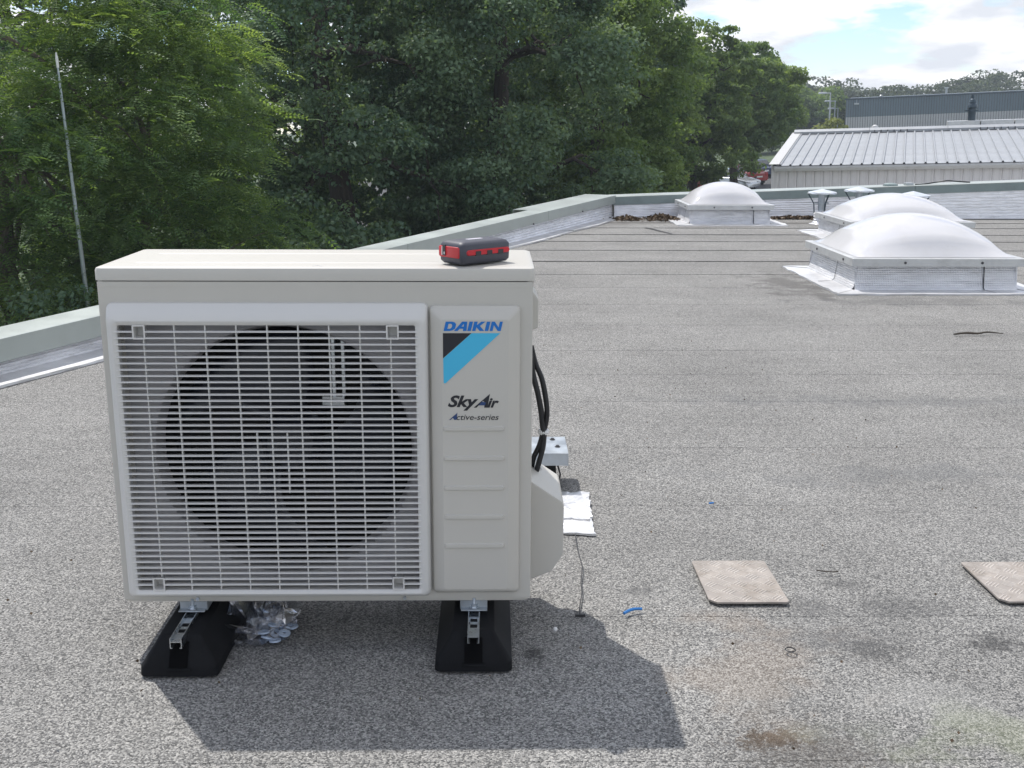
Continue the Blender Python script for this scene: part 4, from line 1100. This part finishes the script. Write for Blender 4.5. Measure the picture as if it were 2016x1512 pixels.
def broadleaf(name, label, x, y, h, cr, cbase, nclump, per, size, leaf, seed, bark='bark', group=None, clump_r=(0.30, 0.62), squash=1.0, shape=0.9, bare=0):
    r_ = np.random.default_rng(seed)
    t = thing(name, label, 'tree', (x, y, GROUND), 0, group)
    cz0 = cbase - GROUND; hz = (h - cz0) / 2; cc = np.array([0, 0, cz0 + hz])
    # boughs spread over the crown, each a rounded pad of clumps with gaps between
    nl = 30; lobes = []
    for k in range(nl):
        zz = -0.95 + 1.9 * (k + 0.5) / nl; a = 2 * math.pi * ((k * 0.618034) % 1) + r_.normal(0, .2)
        rr = math.sqrt(max(0.04, 1 - abs(zz) ** 2.6)) * r_.uniform(0.50, 0.92)
        lobes.append((math.cos(a) * rr * cr, math.sin(a) * rr * cr * squash, zz * hz * 0.92, cr * r_.uniform(0.20, 0.36)))
    lobes = np.array(lobes)
    pick = r_.integers(0, nl, nclump); d = r_.normal(0, 1, (nclump, 3))
    outw = norm(lobes[pick, :3] * (1, 1, 0.5)); d = norm(d + outw * 0.7 + np.array([0, 0, 0.45]))
    cent = cc + lobes[pick, :3] + d * (lobes[pick, 3:4] * r_.uniform(0.55, 1.0, (nclump, 1))) * (1.15, 1.15, 0.8)
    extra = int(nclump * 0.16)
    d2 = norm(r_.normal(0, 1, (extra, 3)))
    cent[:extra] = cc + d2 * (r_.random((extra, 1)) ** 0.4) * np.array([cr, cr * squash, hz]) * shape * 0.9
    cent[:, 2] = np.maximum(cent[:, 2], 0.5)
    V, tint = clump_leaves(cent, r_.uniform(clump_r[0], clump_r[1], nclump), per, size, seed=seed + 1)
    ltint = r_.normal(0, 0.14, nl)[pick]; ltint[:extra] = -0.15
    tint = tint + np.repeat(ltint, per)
    # tint varies at random by bough; clumps scattered through the crown are darker
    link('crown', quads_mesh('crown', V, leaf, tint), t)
    tr = MB(); top = (r_.normal(0, .3), r_.normal(0, .3), h * 0.86)
    path = limb_path((0, 0, -0.3), top, r_, 0.12, 8); r0 = 0.028 * h + 0.05
    tr.tube(path, [r0 * (1.25 if k == 0 else 1) * (1 - 0.88 * k / 8) for k in range(9)], 9)
    for k in range(0, nl, 2):
        s = path[min(7, 2 + k // 5)]; e = cc + lobes[k, :3]
        lp_ = limb_path(s, e, r_, 0.35, 6)
        tr.tube(lp_, [r0 * 0.36 * (1 - 0.85 * i / 6) for i in range(7)], 6)
        for _ in range(3):
            st = lp_[r_.integers(2, 6)]; e2 = np.array(st) + norm(r_.normal(0, 1, 3) + np.array([0, 0, 0.2])) * lobes[k, 3] * r_.uniform(0.7, 1.3)
            tr.tube(limb_path(st, e2, r_, 0.4, 4), [r0 * 0.13 * (1 - 0.8 * i / 4) for i in range(5)], 5)
    tr.build('trunk', bark, t, smooth=1.2)
    if bare:
        bb = MB()
        for _ in range(bare):
            a = r_.uniform(0, 6.28); st = cc + np.array([math.cos(a) * cr * .7, math.sin(a) * cr * .7, r_.uniform(-.8, .8) * hz])
            bb.tube(limb_path(st, st + norm(r_.normal(0, 1, 3)) * r_.uniform(.8, 1.8), r_, .5, 5), [0.025 * (1 - .8 * i / 5) for i in range(6)], 5)
        bb.build('dead_twig', 'bark_pale', t)
    return t

def locust(label, x, y, h, cr, cbase, nsprays, per, seed, lean=(0, 0), trunk_r=0.16):
    """a tree with feathery compound leaves in layered, drooping sprays"""
    r_ = np.random.default_rng(seed)
    t = thing('locust_tree', label, 'tree', (x, y, GROUND), 0, 'feathery trees at the left')
    cz0 = cbase - GROUND; hz = (h - cz0) / 2; cc = np.array([lean[0], lean[1], cz0 + hz])
    nb = 44; zz = np.linspace(-0.96, 0.96, nb); an = 2 * np.pi * ((np.arange(nb) * 0.618034) % 1) + r_.normal(0, .25, nb)
    rr = np.sqrt(np.maximum(0.05, 1 - np.abs(zz) ** 2.4)) * r_.uniform(0.45, 0.95, nb)
    bough = np.stack([np.cos(an) * rr * cr, np.sin(an) * rr * cr, zz * hz], 1); br = cr * r_.uniform(0.26, 0.42, nb)
    pick = r_.integers(0, nb, nsprays); rad = norm(bough * (1, 1, 0)); 
    q = r_.normal(0, 0.5, (nsprays, 2)); dist = np.hypot(q[:, 0], q[:, 1])[:, None]
    cent = cc + bough[pick] + np.concatenate([q, np.zeros((nsprays, 1))], 1) * br[pick][:, None] * 1.25 + np.array([0, 0, 1]) * br[pick][:, None] * (0.45 - 0.55 * dist ** 1.6 + r_.normal(0, 0.10, (nsprays, 1)))
    out_dir = norm(rad[pick] * 0.8 + np.concatenate([q, np.zeros((nsprays, 1))], 1) * 1.1 + r_.normal(0, 0.25, (nsprays, 3)) * (1, 1, 0.3))
    # fronds sit along a short drooping twig of each spray
    n = nsprays * per
    C = np.repeat(cent, per, 0); O = np.repeat(out_dir, per, 0)
    u = r_.random((n, 1))
    L = np.repeat(r_.uniform(0.5, 1.15, nsprays), per)[:, None]
    side = norm(np.cross(O, np.array([0, 0, 1.0])))
    pos = C + O * (u - 0.3) * L + side * r_.normal(0, 0.16, (n, 1)) + np.array([0, 0, 1]) * (0.10 - 0.34 * u * u * L + r_.normal(0, 0.07, (n, 1)))
    fd = norm(O * r_.uniform(0.3, 1.0, (n, 1)) + side * r_.choice([-1, 1], (n, 1)) * r_.uniform(0.2, 1.0, (n, 1)) + np.array([0, 0, 1]) * r_.normal(-0.15, 0.28, (n, 1)))
    fs_ = norm(np.cross(fd, np.array([0, 0, 1.0])) + r_.normal(0, 0.25, (n, 3)))
    fn = norm(np.cross(fs_, fd))
    fl = r_.uniform(0.20, 0.38, (n, 1))
    K = 6; quads = []; tints = []
    base_t = np.repeat(r_.normal(0.42, 0.13, nsprays) + r_.normal(0, 0.17, nb)[pick], per) + r_.normal(0, 0.10, n)
    for k in range(K):
        q_ = (k + 0.6) / K
        droop = -np.array([0, 0, 1]) * (q_ ** 2) * fl * 0.28
        root = pos + fd * fl * q_ + droop
        for sg in (-1, 1):
            ld = norm(fs_ * sg + fd * 0.35 - np.array([0, 0, 0.18])); ll = fl * 0.24 * (1.05 - 0.5 * abs(q_ - 0.4)); w = fd * ll * 0.27
            quads.append(np.stack([root, root + ld * ll * 0.5 + w, root + ld * ll, root + ld * ll * 0.5 - w], 1)); tints.append(base_t + r_.normal(0, .05, n))
    V = np.concatenate(quads); T = np.concatenate(tints)
    link('crown', quads_mesh('crown', V, 'locust_leaf', T), t)
    tr = MB(); path = limb_path((0, 0, -0.3), (lean[0] * 0.8, lean[1] * .8, h * 0.85), r_, 0.25, 8)
    tr.tube(path, [trunk_r * (1 - 0.85 * k / 8) for k in range(9)], 9)
    idx = r_.choice(nsprays, 16, replace=False)
    for k, i in enumerate(idx):
        st = path[min(7, 2 + k % 6)]
        tr.tube(limb_path(st, cent[i], r_, 0.35, 6), [trunk_r * 0.26 * (1 - 0.85 * j / 6) for j in range(7)], 6)
    tr.build('trunk', 'bark_pale', t, smooth=1.2)
    return t

locust('feathery green locust tree leaning at the left edge of the picture', -6.9, 14.6, 8.4, 2.8, -3.4, 1250, 13, 21, lean=(0.3, 0.2), trunk_r=0.2)
locust('feathery light green locust tree behind the left corner of the unit', -4.95, 15.8, 7.2, 2.0, -3.5, 1250, 13, 22, lean=(0.15, 0), trunk_r=0.17)
OAKS = 'dark oaks behind the parapet'
broadleaf('oak_tree', 'dark broad oak tree standing just right of the feathery trees', -2.6, 22.5, 11.0, 3.6, -3.6, 860, 125, 0.098, 'oak_leaf', 31, group=OAKS, bare=6)
broadleaf('oak_tree', 'dark dense oak tree in the middle above the battery pack', 0.9, 24.5, 11.0, 3.4, -3.6, 860, 125, 0.102, 'oak_leaf', 32, group=OAKS, bare=4)
broadleaf('oak_tree', 'dark oak tree set back in the gap behind the feathery trees', -7.2, 26.5, 11.6, 4.6, -3.4, 480, 85, 0.14, 'oak_leaf', 33, group=OAKS)
MIDS = 'lighter trees in the row receding to the right'
broadleaf('lime_tree', 'mid green tree above the bend of the parapet', 3.7, 31.0, 9.8, 2.9, -3.4, 620, 100, 0.125, 'mid_leaf', 41, group=MIDS)
broadleaf('lime_tree', 'tall fresh green tree whose crown reaches the top edge beside the sky', 6.1, 42.0, 9.6, 3.2, -3.4, 600, 90, 0.15, 'mid_leaf', 42, group=MIDS)
broadleaf('lime_tree', 'green tree just left of the silver-roofed shed', 10.9, 54.0, 9.0, 3.5, -2.4, 480, 85, 0.19, 'mid_leaf', 43, group=MIDS)
broadleaf('lime_tree', 'green tree with loose top ending the row at the open sky', 15.3, 64.0, 8.6, 3.7, -1.4, 420, 80, 0.22, 'mid_leaf', 44, group=MIDS)
broadleaf('lime_tree', 'tree tucked into the row above the parked cars', 12.0, 68.0, 9.2, 4.2, -2.2, 330, 75, 0.26, 'oak_leaf', 45, group=MIDS)
broadleaf('lime_tree', 'small loose tree at the right end of the row beside the shed ridge', 19.3, 76.0, 7.7, 3.2, -0.9, 300, 80, 0.23, 'mid_leaf', 46, group=MIDS)
BACKS = 'trees in the second row'
for k, (x, y, h, cr, lab) in enumerate((
        (-13.5, 32, 14, 5, 'tree of the second row at the far left behind the pole'), (-5.5, 36, 15, 5.0, 'tree of the second row behind the gap between oak and locust'),
        (-0.5, 34, 15, 4.6, 'tree of the second row hidden behind the dark broad oak'), (1.5, 42, 14.5, 5.0, 'tree of the second row behind the middle oak'), (5.2, 52, 12.6, 4.8, 'tree of the second row topping out left of the sky'))):
    broadleaf('lime_tree', lab, x, y, h, cr, -3.0, 360, 75, 0.27, 'mid_leaf' if k % 2 else 'oak_leaf', 60 + k, group=BACKS)
# undergrowth at the foot of the row
for k, (x, y, r0, hh, lab) in enumerate((
        (-6.3, 11.6, 1.5, 3.9, 'leafy shrub low at the left below the feathery trees'), (-3.7, 13.2, 1.3, 3.2, 'leafy shrub beyond the parapet left of the unit'), (-1.9, 18.5, 1.8, 3.9, 'dark shrub behind the lid of the unit'),
        (0.6, 19.5, 1.8, 3.4, 'dark shrub below the broad oak'), (-6.4, 28, 2.4, 5.0, 'tall shrub in the gap between feathery trees and oak'), (-3.6, 19.8, 1.7, 4.4, 'dark tall shrub just right of the feathery trees'), (-1.2, 29, 2.4, 5.0, 'tall shrub behind the broad oak'), (2.6, 29, 2.2, 4.6, 'tall shrub behind the middle oak'), (3.0, 20.5, 1.8, 3.2, 'dark shrub below the middle oak'), (5.0, 25.5, 2.0, 3.2, 'shrub by the bend of the parapet'),
        (5.3, 33, 1.8, 2.8, 'shrub behind the corner skylight'), (-8.0, 13.0, 1.6, 4.4, 'leafy shrub at the very left edge of the picture'), (-5.0, 12.2, 1.4, 3.6, 'leafy shrub at the foot of the metal pole'), (8.0, 46, 2.2, 2.6, 'shrub left of the parked cars'))):
    r_ = np.random.default_rng(80 + k); nc = 130
    t = thing('shrub', lab, 'shrub', (x, y, GROUND), 0, 'shrubs below the trees')
    d = norm(r_.normal(0, 1, (nc, 3))); d[:, 2] = np.abs(d[:, 2])
    cent = d * (r_.random((nc, 1)) ** 0.35) * np.array([r0, r0, hh * 0.92])
    V, tint = clump_leaves(cent, r_.uniform(0.3, 0.55, nc), 110 if y < 14 else 60, 0.075 if y < 14 else (0.12 if y < 22 else 0.17), seed=90 + k)
    link('crown', quads_mesh('crown', V, 'mid_leaf' if k in (0, 1, 5) else 'oak_leaf', tint), t)
    b = MB()
    for _ in range(7): b.tube(limb_path((r_.normal(0, .15), r_.normal(0, .15), -.1), cent[r_.integers(0, nc)], r_, .3, 4), [.035, .03, .024, .016, .008], 5)
    b.build('stem', 'bark', t)
# yellowish bush by the lamps
r_ = np.random.default_rng(77); nc = 90
t = thing('shrub', 'yellow-green bush below the street lamps behind the shed', 'shrub', (30.9, 95, GROUND), 0)
d = norm(r_.normal(0, 1, (nc, 3))); d[:, 2] = np.abs(d[:, 2])
V, tint = clump_leaves(d * (r_.random((nc, 1)) ** .35) * np.array([2.6, 2.2, 4.2]), r_.uniform(.5, .9, nc), 45, 0.35, seed=78)
link('crown', quads_mesh('crown', V, 'yellow_leaf', tint), t)
MB().tube([(0, 0, -.2), (0.1, 0, 1.5), (0, .1, 3)], [.12, .09, .03], 6).build('stem', 'bark', t)
# copse behind the lamps
for k, (x, y, h, cr, lab) in enumerate(((38.5, 140, 7.6, 4.4, 'tree left of the street lamps at the end of the row'), (43.5, 143, 7.0, 4.0, 'tree behind the street lamps'), (33.5, 136, 7.6, 4.5, 'tree beyond the end of the row, left of the lamps'))):
    broadleaf('lime_tree', lab, x, y, h, cr, -3, 240, 60, 0.42, 'mid_leaf', 110 + k, group='copse by the street lamps', clump_r=(.8, 1.5))
# the far wood behind the grey building: one mass of crowns
cents, rads = [], []
r_ = np.random.default_rng(5)
for k in range(120):
    x = r_.uniform(30, 190); y = 205 + r_.uniform(0, 45) - 0.15 * (x - 60)
    hh = 9.6 + 0.9 * math.sin(x * 0.13) + 0.5 * math.sin(x * 0.31 + 1) + 0.02 * (x - 60) + r_.normal(0, .35); cr = r_.uniform(4, 6.5)
    m = 34; d = norm(r_.normal(0, 1, (m, 3))); d[:, 2] = np.abs(d[:, 2])
    cents.append(np.array([x, y, GROUND + hh - cr * .9]) + d * np.array([cr, cr * .8, cr * 0.9]) * (r_.random((m, 1)) ** .3)); rads.append(r_.uniform(1.0, 1.6, m))
V, tint = clump_leaves(np.concatenate(cents), np.concatenate(rads), 26, 0.62, seed=6)
tag(link('woodland', quads_mesh('woodland', V, 'far_leaf', tint)), 'distant wood on the skyline behind the grey building', 'woodland', kind='stuff')

# ------------------------------------------------------------------ lamp posts and pole
po = thing('metal_pole', 'tall thin pale metal pole standing among the feathery trees', 'pole', (-4.98, 13.05, GROUND))
MB().lathe([(0.05, -0.2), (0.045, 1.5), (0.029, 3.6), (0.019, 5.6), (0.012, 6.1)], 14).build('shaft', 'pole_metal', po, smooth=0.9)
MB().lathe([(0.034, 2.9), (0.039, 2.93), (0.034, 2.96)], 14).build('joint_collar', 'pole_metal', po)
MB().lathe([(0.018, 6.0), (0.02, 6.12), (0.008, 6.2)], 12).build('tip', 'white_plastic', po)
def street_lamp(label, x, y, h, arm):
    t = thing('street_lamp', label, 'street lamp', (x, y, GROUND), 0, 'street lamps beyond the shed')
    MB().lathe([(0.11, 0), (0.1, 1.2), (0.06, h)], 10).build('post', 'lamp_grey', t, smooth=0.9)
    MB().box(-arm, 0.05, -0.05, 0.05, h - 0.08, h + 0.02).build('arm', 'lamp_grey', t)
    MB().loft([ring_z(h - 0.10, -arm - 0.75, -arm, -0.16, 0.16, 0.08), ring_z(h + 0.03, -arm - 0.75, -arm, -0.16, 0.16, 0.08), ring_z(h + 0.08, -arm - 0.65, -arm - 0.05, -0.1, 0.1, 0.06)]).build('lamp_head', 'lamp_grey', t)
street_lamp('tallest street lamp left of the grey building', 31.9, 100, 6.62, 0.35)
street_lamp('middle street lamp with its head turned left beside the tallest', 41.0, 128, 6.1, 0.5)
street_lamp('lowest street lamp, head just left of the grey building', 42.3, 131, 5.25, 0.5)

# ------------------------------------------------------------------ shed with the ribbed silver roof
shed = thing('shed', 'long low shed with ribbed silver metal roof and pale clad wall', 'building', (9.40, 32.0, GROUND), math.radians(-20.5))
EV, RD, RW = 3.50, 4.28, 7.2
N_ROOF = 52; P_ = 0.30
sl = (RD - EV) / RW
rp = MB()
prof = [(0.0, 0.0), (0.03, 0.0), (0.05, 0.045), (0.085, 0.045), (0.105, 0.0), (P_ - 0.002, 0.0)]
def roof_sheet(y0, z0, y1, z1):
    b = MB(); lo_ = [(x_, y0, z0 + z_) for x_, z_ in prof]; hi_ = [(x_, y1, z1 + z_) for x_, z_ in prof]
    lo2 = [(x_, y0, z0 + z_ - 0.012) for x_, z_ in prof]; hi2 = [(x_, y1, z1 + z_ - 0.012) for x_, z_ in prof]
    return b.loft([lo2, lo_, hi_, hi2], False, False, closed=False)
pm = roof_sheet(-0.18, EV - 0.18 * sl, RW - 0.02, RD).mesh('roof_panel', 'shed_roof')
pm2 = roof_sheet(RW + 0.02, RD, 2 * RW + 0.18, EV - 0.18 * sl).mesh('roof_panel', 'shed_roof')
fm = MB().add([(x_, -0.165, EV - 0.16 * sl + z_ - 0.004) for x_, z_ in ((0.03, -.01), (0.05, 0.041), (0.085, 0.041), (0.105, -.01))], [(0, 1, 2, 3)]).mesh('filler_block', 'joint_dark')
for k in range(N_ROOF):
    o = link('roof_panel', pm, shed); o.location = (0.30 + P_ * k, 0, 0)
    if k < 40:
        o2 = link('filler_block', fm, o)
for k in range(0, N_ROOF, 1):
    o = link('roof_panel', pm2, shed); o.location = (0.30 + P_ * k, 0, 0)
# sheet end laps half way up
LEN = 0.30 + P_ * N_ROOF
MB().add([(0.02, -0.2, EV - 0.2 * sl + .05), (0.33, -0.2, EV - 0.2 * sl + .05), (0.33, RW, RD + .05), (0.02, RW, RD + .05), (0.02, -0.2, EV - 0.2 * sl - .06), (0.02, RW, RD - .06)],
         [(0, 1, 2, 3), (0, 3, 5, 4)]).build('verge_trim', 'shed_trim', shed)
for k in range(6):
    x0 = 0.1 + (LEN - 0.1) / 6 * k; x1 = 0.1 + (LEN - 0.1) / 6 * (k + 1) - 0.01
    MB().loft([[(x_, RW - 0.30, RD - .01), (x_, RW - 0.30, RD + 0.07), (x_, RW - 0.16, RD + 0.15), (x_, RW + 0.16, RD + 0.15), (x_, RW + 0.30, RD + 0.07), (x_, RW + 0.30, RD - .01)] for x_ in (x0, x1)]).build('ridge_cap', 'shed_roof', shed)
for k in range(12):
    x_ = (2.9 + 0.22 * k) if k < 6 else (6.4 + 0.22 * (k - 6))
    MB().box(x_, x_ + 0.03, RW - 0.335, RW - 0.28, RD + 0.0, RD + 0.075).build('ridge_slot', 'joint_dark', shed)
for k in range(4):
    x0 = 0.18 + (LEN - 0.2) / 4 * k; x1 = 0.18 + (LEN - 0.2) / 4 * (k + 1) - 0.008
    MB().loft([[(x_, -0.04, EV - 0.045), (x_, -0.20, EV - 0.045), (x_, -0.21, EV - 0.10), (x_, -0.18, EV - 0.19), (x_, -0.04, EV - 0.19)] for x_ in (x0, x1)]).build('gutter', 'shed_trim', shed)
wm = MB().loft([[(x_, y_, z_) for x_, y_ in ((0, 0), (0.02, -0.018), (0.225, -0.018), (0.245, 0), (0.262, 0), (0.262, .03), (0, .03))] for z_ in (0.0, EV - 0.04)]).mesh('wall_panel', 'shed_wall')
for k in range(int(LEN / 0.265)):
    o = link('wall_panel', wm, shed); o.location = (0.32 + 0.265 * k, 0.02, 0)
MB().box(0.08, 0.318, -0.012, 0.05, 0, EV - 0.03).build('corner_trim', 'shed_wall', shed)
MB().add([(0.09, 0.05, 0), (0.09, 2 * RW - .05, 0), (0.09, 2 * RW - .05, EV - .03), (0.09, RW, RD - .03), (0.09, 0.05, EV - .03), (0.2, 0.05, 0), (0.2, 2 * RW - .05, 0), (0.2, 2 * RW - .05, EV - .03), (0.2, RW, RD - .03), (0.2, 0.05, EV - .03)],
         [(0, 1, 2, 3, 4), (5, 6, 7, 8, 9), (0, 5, 9, 4), (1, 6, 7, 2)]).build('gable_wall', 'shed_wall', shed)
MB().box(0.1, LEN, 2 * RW - 0.12, 2 * RW, 0, EV - .03).build('rear_wall', 'shed_wall', shed)
for k in range(7):
    MB().box(5.35 + 1.1 * k, 5.35 + 1.1 * k + 1.07, RW + 0.3, RW + 1.2, RD - 0.02, RD + 0.30).build('rooflight', 'frame_alu', shed, bevel=0.02)
fl_ = MB().lathe([(0.13, RD - 0.5), (0.13, RD + 0.62), (0.23, RD + 0.62), (0.23, RD + 0.66), (0.13, RD + 0.66), (0.13, RD + 0.72), (0.17, RD + 0.74), (0.15, RD + 0.84), (0.11, RD + 0.90), (0.13, RD + 0.92), (0.09, RD + 1.02), (0.05, RD + 1.05), (0.05, RD + 1.2)], 16, (6.15, RW + 0.55))
fl_.build('flue', 'flue', shed, smooth=0.5)
MB().lathe([(0.13, RD + .12), (0.10, RD + .21), (0.02, RD + .25)], 12, (2.9, RW + .3)).build('vent_cap', 'shed_trim', shed)

# ------------------------------------------------------------------ far grey building
fb = thing('warehouse', 'far flat-topped warehouse clad dark grey above pale grey', 'building', (39.75, 120.0, GROUND), math.radians(-19))
FL_ = 44.0; zt0, zt1 = 6.17, 6.57; zm0, zm1 = 4.22, 4.63
def fw(x): u = x / FL_; return zt0 + (zt1 - zt0) * u * 1.0, zm0 + (zm1 - zm0) * u
b1, b2 = MB(), MB()
for k in range(170):
    x0 = FL_ * k / 170; w_ = FL_ / 170; t0, m0 = fw(x0); t1, m1 = fw(x0 + w_)
    ys = [(0, 0.0), (0.12 * w_, -0.05), (0.82 * w_, -0.05), (0.94 * w_, 0.0), (w_, 0.0)]
    for bb, za, zb_ in ((b1, (m0, m1), (t0, t1)), (b2, (0, 0), (m0 - .01, m1 - .01))):
        lo_ = [(x0 + x_, y_, za[0] + (za[1] - za[0]) * x_ / w_) for x_, y_ in ys]; hi_ = [(x0 + x_, y_, zb_[0] + (zb_[1] - zb_[0]) * x_ / w_) for x_, y_ in ys]
        bb.loft([lo_, hi_], False, False, closed=False)
o = b1.build('upper_cladding', 'far_dark', fb); o['kind'] = 'stuff'
o = b2.build('lower_cladding', 'far_light', fb); o['kind'] = 'stuff'
b = MB()
for k in range(170):
    x0 = FL_ * k / 170; t0, m0 = fw(x0); w_ = FL_ / 170
    b.add([(x0 - .03, -.02, 0), (x0 + .03, -.02, 0), (x0 + .03, -.02, t0 - .02), (x0 - .03, -.02, t0 - .02)], [(0, 1, 2, 3)])
o = b.build('cladding_joint', 'joint_dark', fb); o['kind'] = 'stuff'
MB().add([(-.15, -.12, zt0 - .1), (FL_, -.12, zt1 - .1), (FL_, -.12, zt1 + .06), (-.15, -.12, zt0 + .06), (-.15, .2, zt0 + .06), (FL_, .2, zt1 + .06)], [(0, 1, 2, 3), (3, 2, 5, 4)]).build('roof_trim', 'flue', fb)
MB().add([(0, .02, 0), (0, 30, 0), (0, 30, zt0 + .4), (0, .02, zt0), (FL_, .1, zt1), (FL_, 30, zt1 + .4)], [(0, 1, 2, 3), (3, 2, 5, 4)]).build('side_and_roof', 'flue', fb)
MB().box(0.85, 1.35, -.35, -.06, 5.55, 5.72).box(1.07, 1.11, -.1, -.06, 5.7, 6.1).build('wall_light', 'lamp_grey', fb)
MB().lathe([(.1, 6.2), (.1, 6.95), (.22, 6.95), (.2, 7.05)], 10, (10.3, 1.5)).build('roof_vent', 'lamp_grey', fb)
MB().lathe([(.12, 6.2), (.16, 6.4), (.05, 6.5)], 10, (3.6, .5)).build('roof_vent', 'lamp_grey', fb)
MB().box(21.9, 22.5, -.2, .1, 6.35, 6.55).build('roof_vent', 'lamp_grey', fb)

# ------------------------------------------------------------------ parked cars
def car(label, x, y, rz, paint, rear_lights=True):
    t = thing('parked_car', label, 'car', (x, y, GROUND + 0.008), rz, 'cars parked under the trees')
    # length along Y, front towards -Y
    secs = [(-2.05, .30, .62, .70), (-1.95, .24, .74, .80), (-1.1, .22, .92, .86), (-0.6, .22, .96, .87), (1.2, .22, .98, .87), (1.9, .26, .95, .84), (2.08, .34, .80, .76)]
    body = MB().loft([[(p[0], yy, p[1]) for p in rrect(-w_, w_, z0, z1, .14)] for yy, z0, z1, w_ in secs])
    bo = body.build('body', paint, t, smooth=0.8)
    cab = [(-0.95, .93, .98, .72), (-0.25, .93, 1.40, .66), (0.3, .93, 1.47, .65), (1.25, .93, 1.42, .63), (1.85, .93, 1.02, .64)]
    MB().loft([[(-w_, yy, .90), (-w_ * .82, yy, z1), (w_ * .82, yy, z1), (w_, yy, .90)] for yy, z0, z1, w_ in cab]).build('cabin', paint, t, smooth=0.5)
    def pane(name, pts): return MB().add(pts, [(0, 1, 2, 3)]).build(name, 'glass_dark', t)
    pane('windscreen', [(-.60, -.86, 1.02), (.60, -.86, 1.02), (.50, -.30, 1.385), (-.50, -.30, 1.385)])
    pane('rear_window', [(-.55, 1.80, 1.09), (.55, 1.80, 1.09), (.47, 1.37, 1.385), (-.47, 1.37, 1.385)])
    for sx in (-1, 1):
        pane('side_window', [(sx * .700, -.60, .99), (sx * .690, .38, .99), (sx * .580, .34, 1.40), (sx * .605, -.16, 1.36)])
        pane('side_window', [(sx * .690, .46, .99), (sx * .680, 1.40, .99), (sx * .580, 1.15, 1.37), (sx * .580, .42, 1.40)])
        MB().box(sx * .55 - .17, sx * .55 + .17, -2.07, -1.96, .56, .70).build('headlight', 'head_clear', t, bevel=0.02)
        MB().box(sx * .62 - .12, sx * .62 + .12, 1.97, 2.09, .66, .90).build('tail_light', 'tail_red', t, bevel=0.02)
        MB().box(sx * .88 - .09, sx * .88 + .09, -.72, -.60, .98, 1.10).build('mirror', paint, t, bevel=0.03)
        for yy in (-1.3, 1.3):
            wl_ = MB().lathe([(.20, -.1), (.31, -.1), (.33, -.06), (.33, .06), (.31, .1), (.20, .1)], 18).xform(Matrix.Translation((sx * .80, yy, .33)) @ Matrix.Rotation(math.pi / 2, 4, 'Y'))
            wo = link('wheel', None, t)
            wl_.build('tyre', 'tyre', wo, smooth=0.8)
            MB().lathe([(.01, -.07), (.2, -.085), (.2, .085), (.01, .07)], 12).xform(Matrix.Translation((sx * .80, yy, .33)) @ Matrix.Rotation(math.pi / 2, 4, 'Y')).build('rim', 'rim', wo)
    MB().box(-.26, .26, 2.07, 2.09, .55, .66).build('number_plate', 'white_plastic', t)
car('silver parked car, windscreen showing just above the corner dome', 16.6, 71.5, math.radians(40), 'car_silver')
car('red parked car beside the shed wall under the trees', 18.9, 78.0, math.radians(205), 'car_red')
car('dark blue parked car behind the red one', 21.6, 86.0, math.radians(196), 'car_blue')
car('dark red parked car mostly hidden behind the corner dome', 14.2, 74.0, math.radians(20), 'car_red')

# ------------------------------------------------------------------ summer haze in the air
hm, hnt, hb = new_mat('haze_air')
hnt.nodes.remove(hb)
hv = hnt.nodes.new('ShaderNodeVolumePrincipled')
hv.inputs['Color'].default_value = (0.80, 0.88, 1.0, 1)
hv.inputs['Density'].default_value = 0.0008
hv.inputs['Anisotropy'].default_value = 0.0
hnt.links.new(hv.outputs[0], hnt.nodes['Material Output'].inputs['Volume'])
MATS['haze_air'] = hm
hz_ = MB().box(-60, 230, -12, 300, GROUND - 1.5, 14).build('haze', 'haze_air')
tag(hz_, 'thin bluish summer haze over the whole place', 'haze', kind='stuff')

# ------------------------------------------------------------------ lay the roof to its fall
for o in ROOF_OBJECTS:
    o.matrix_world = ROOF @ o.matrix_basis
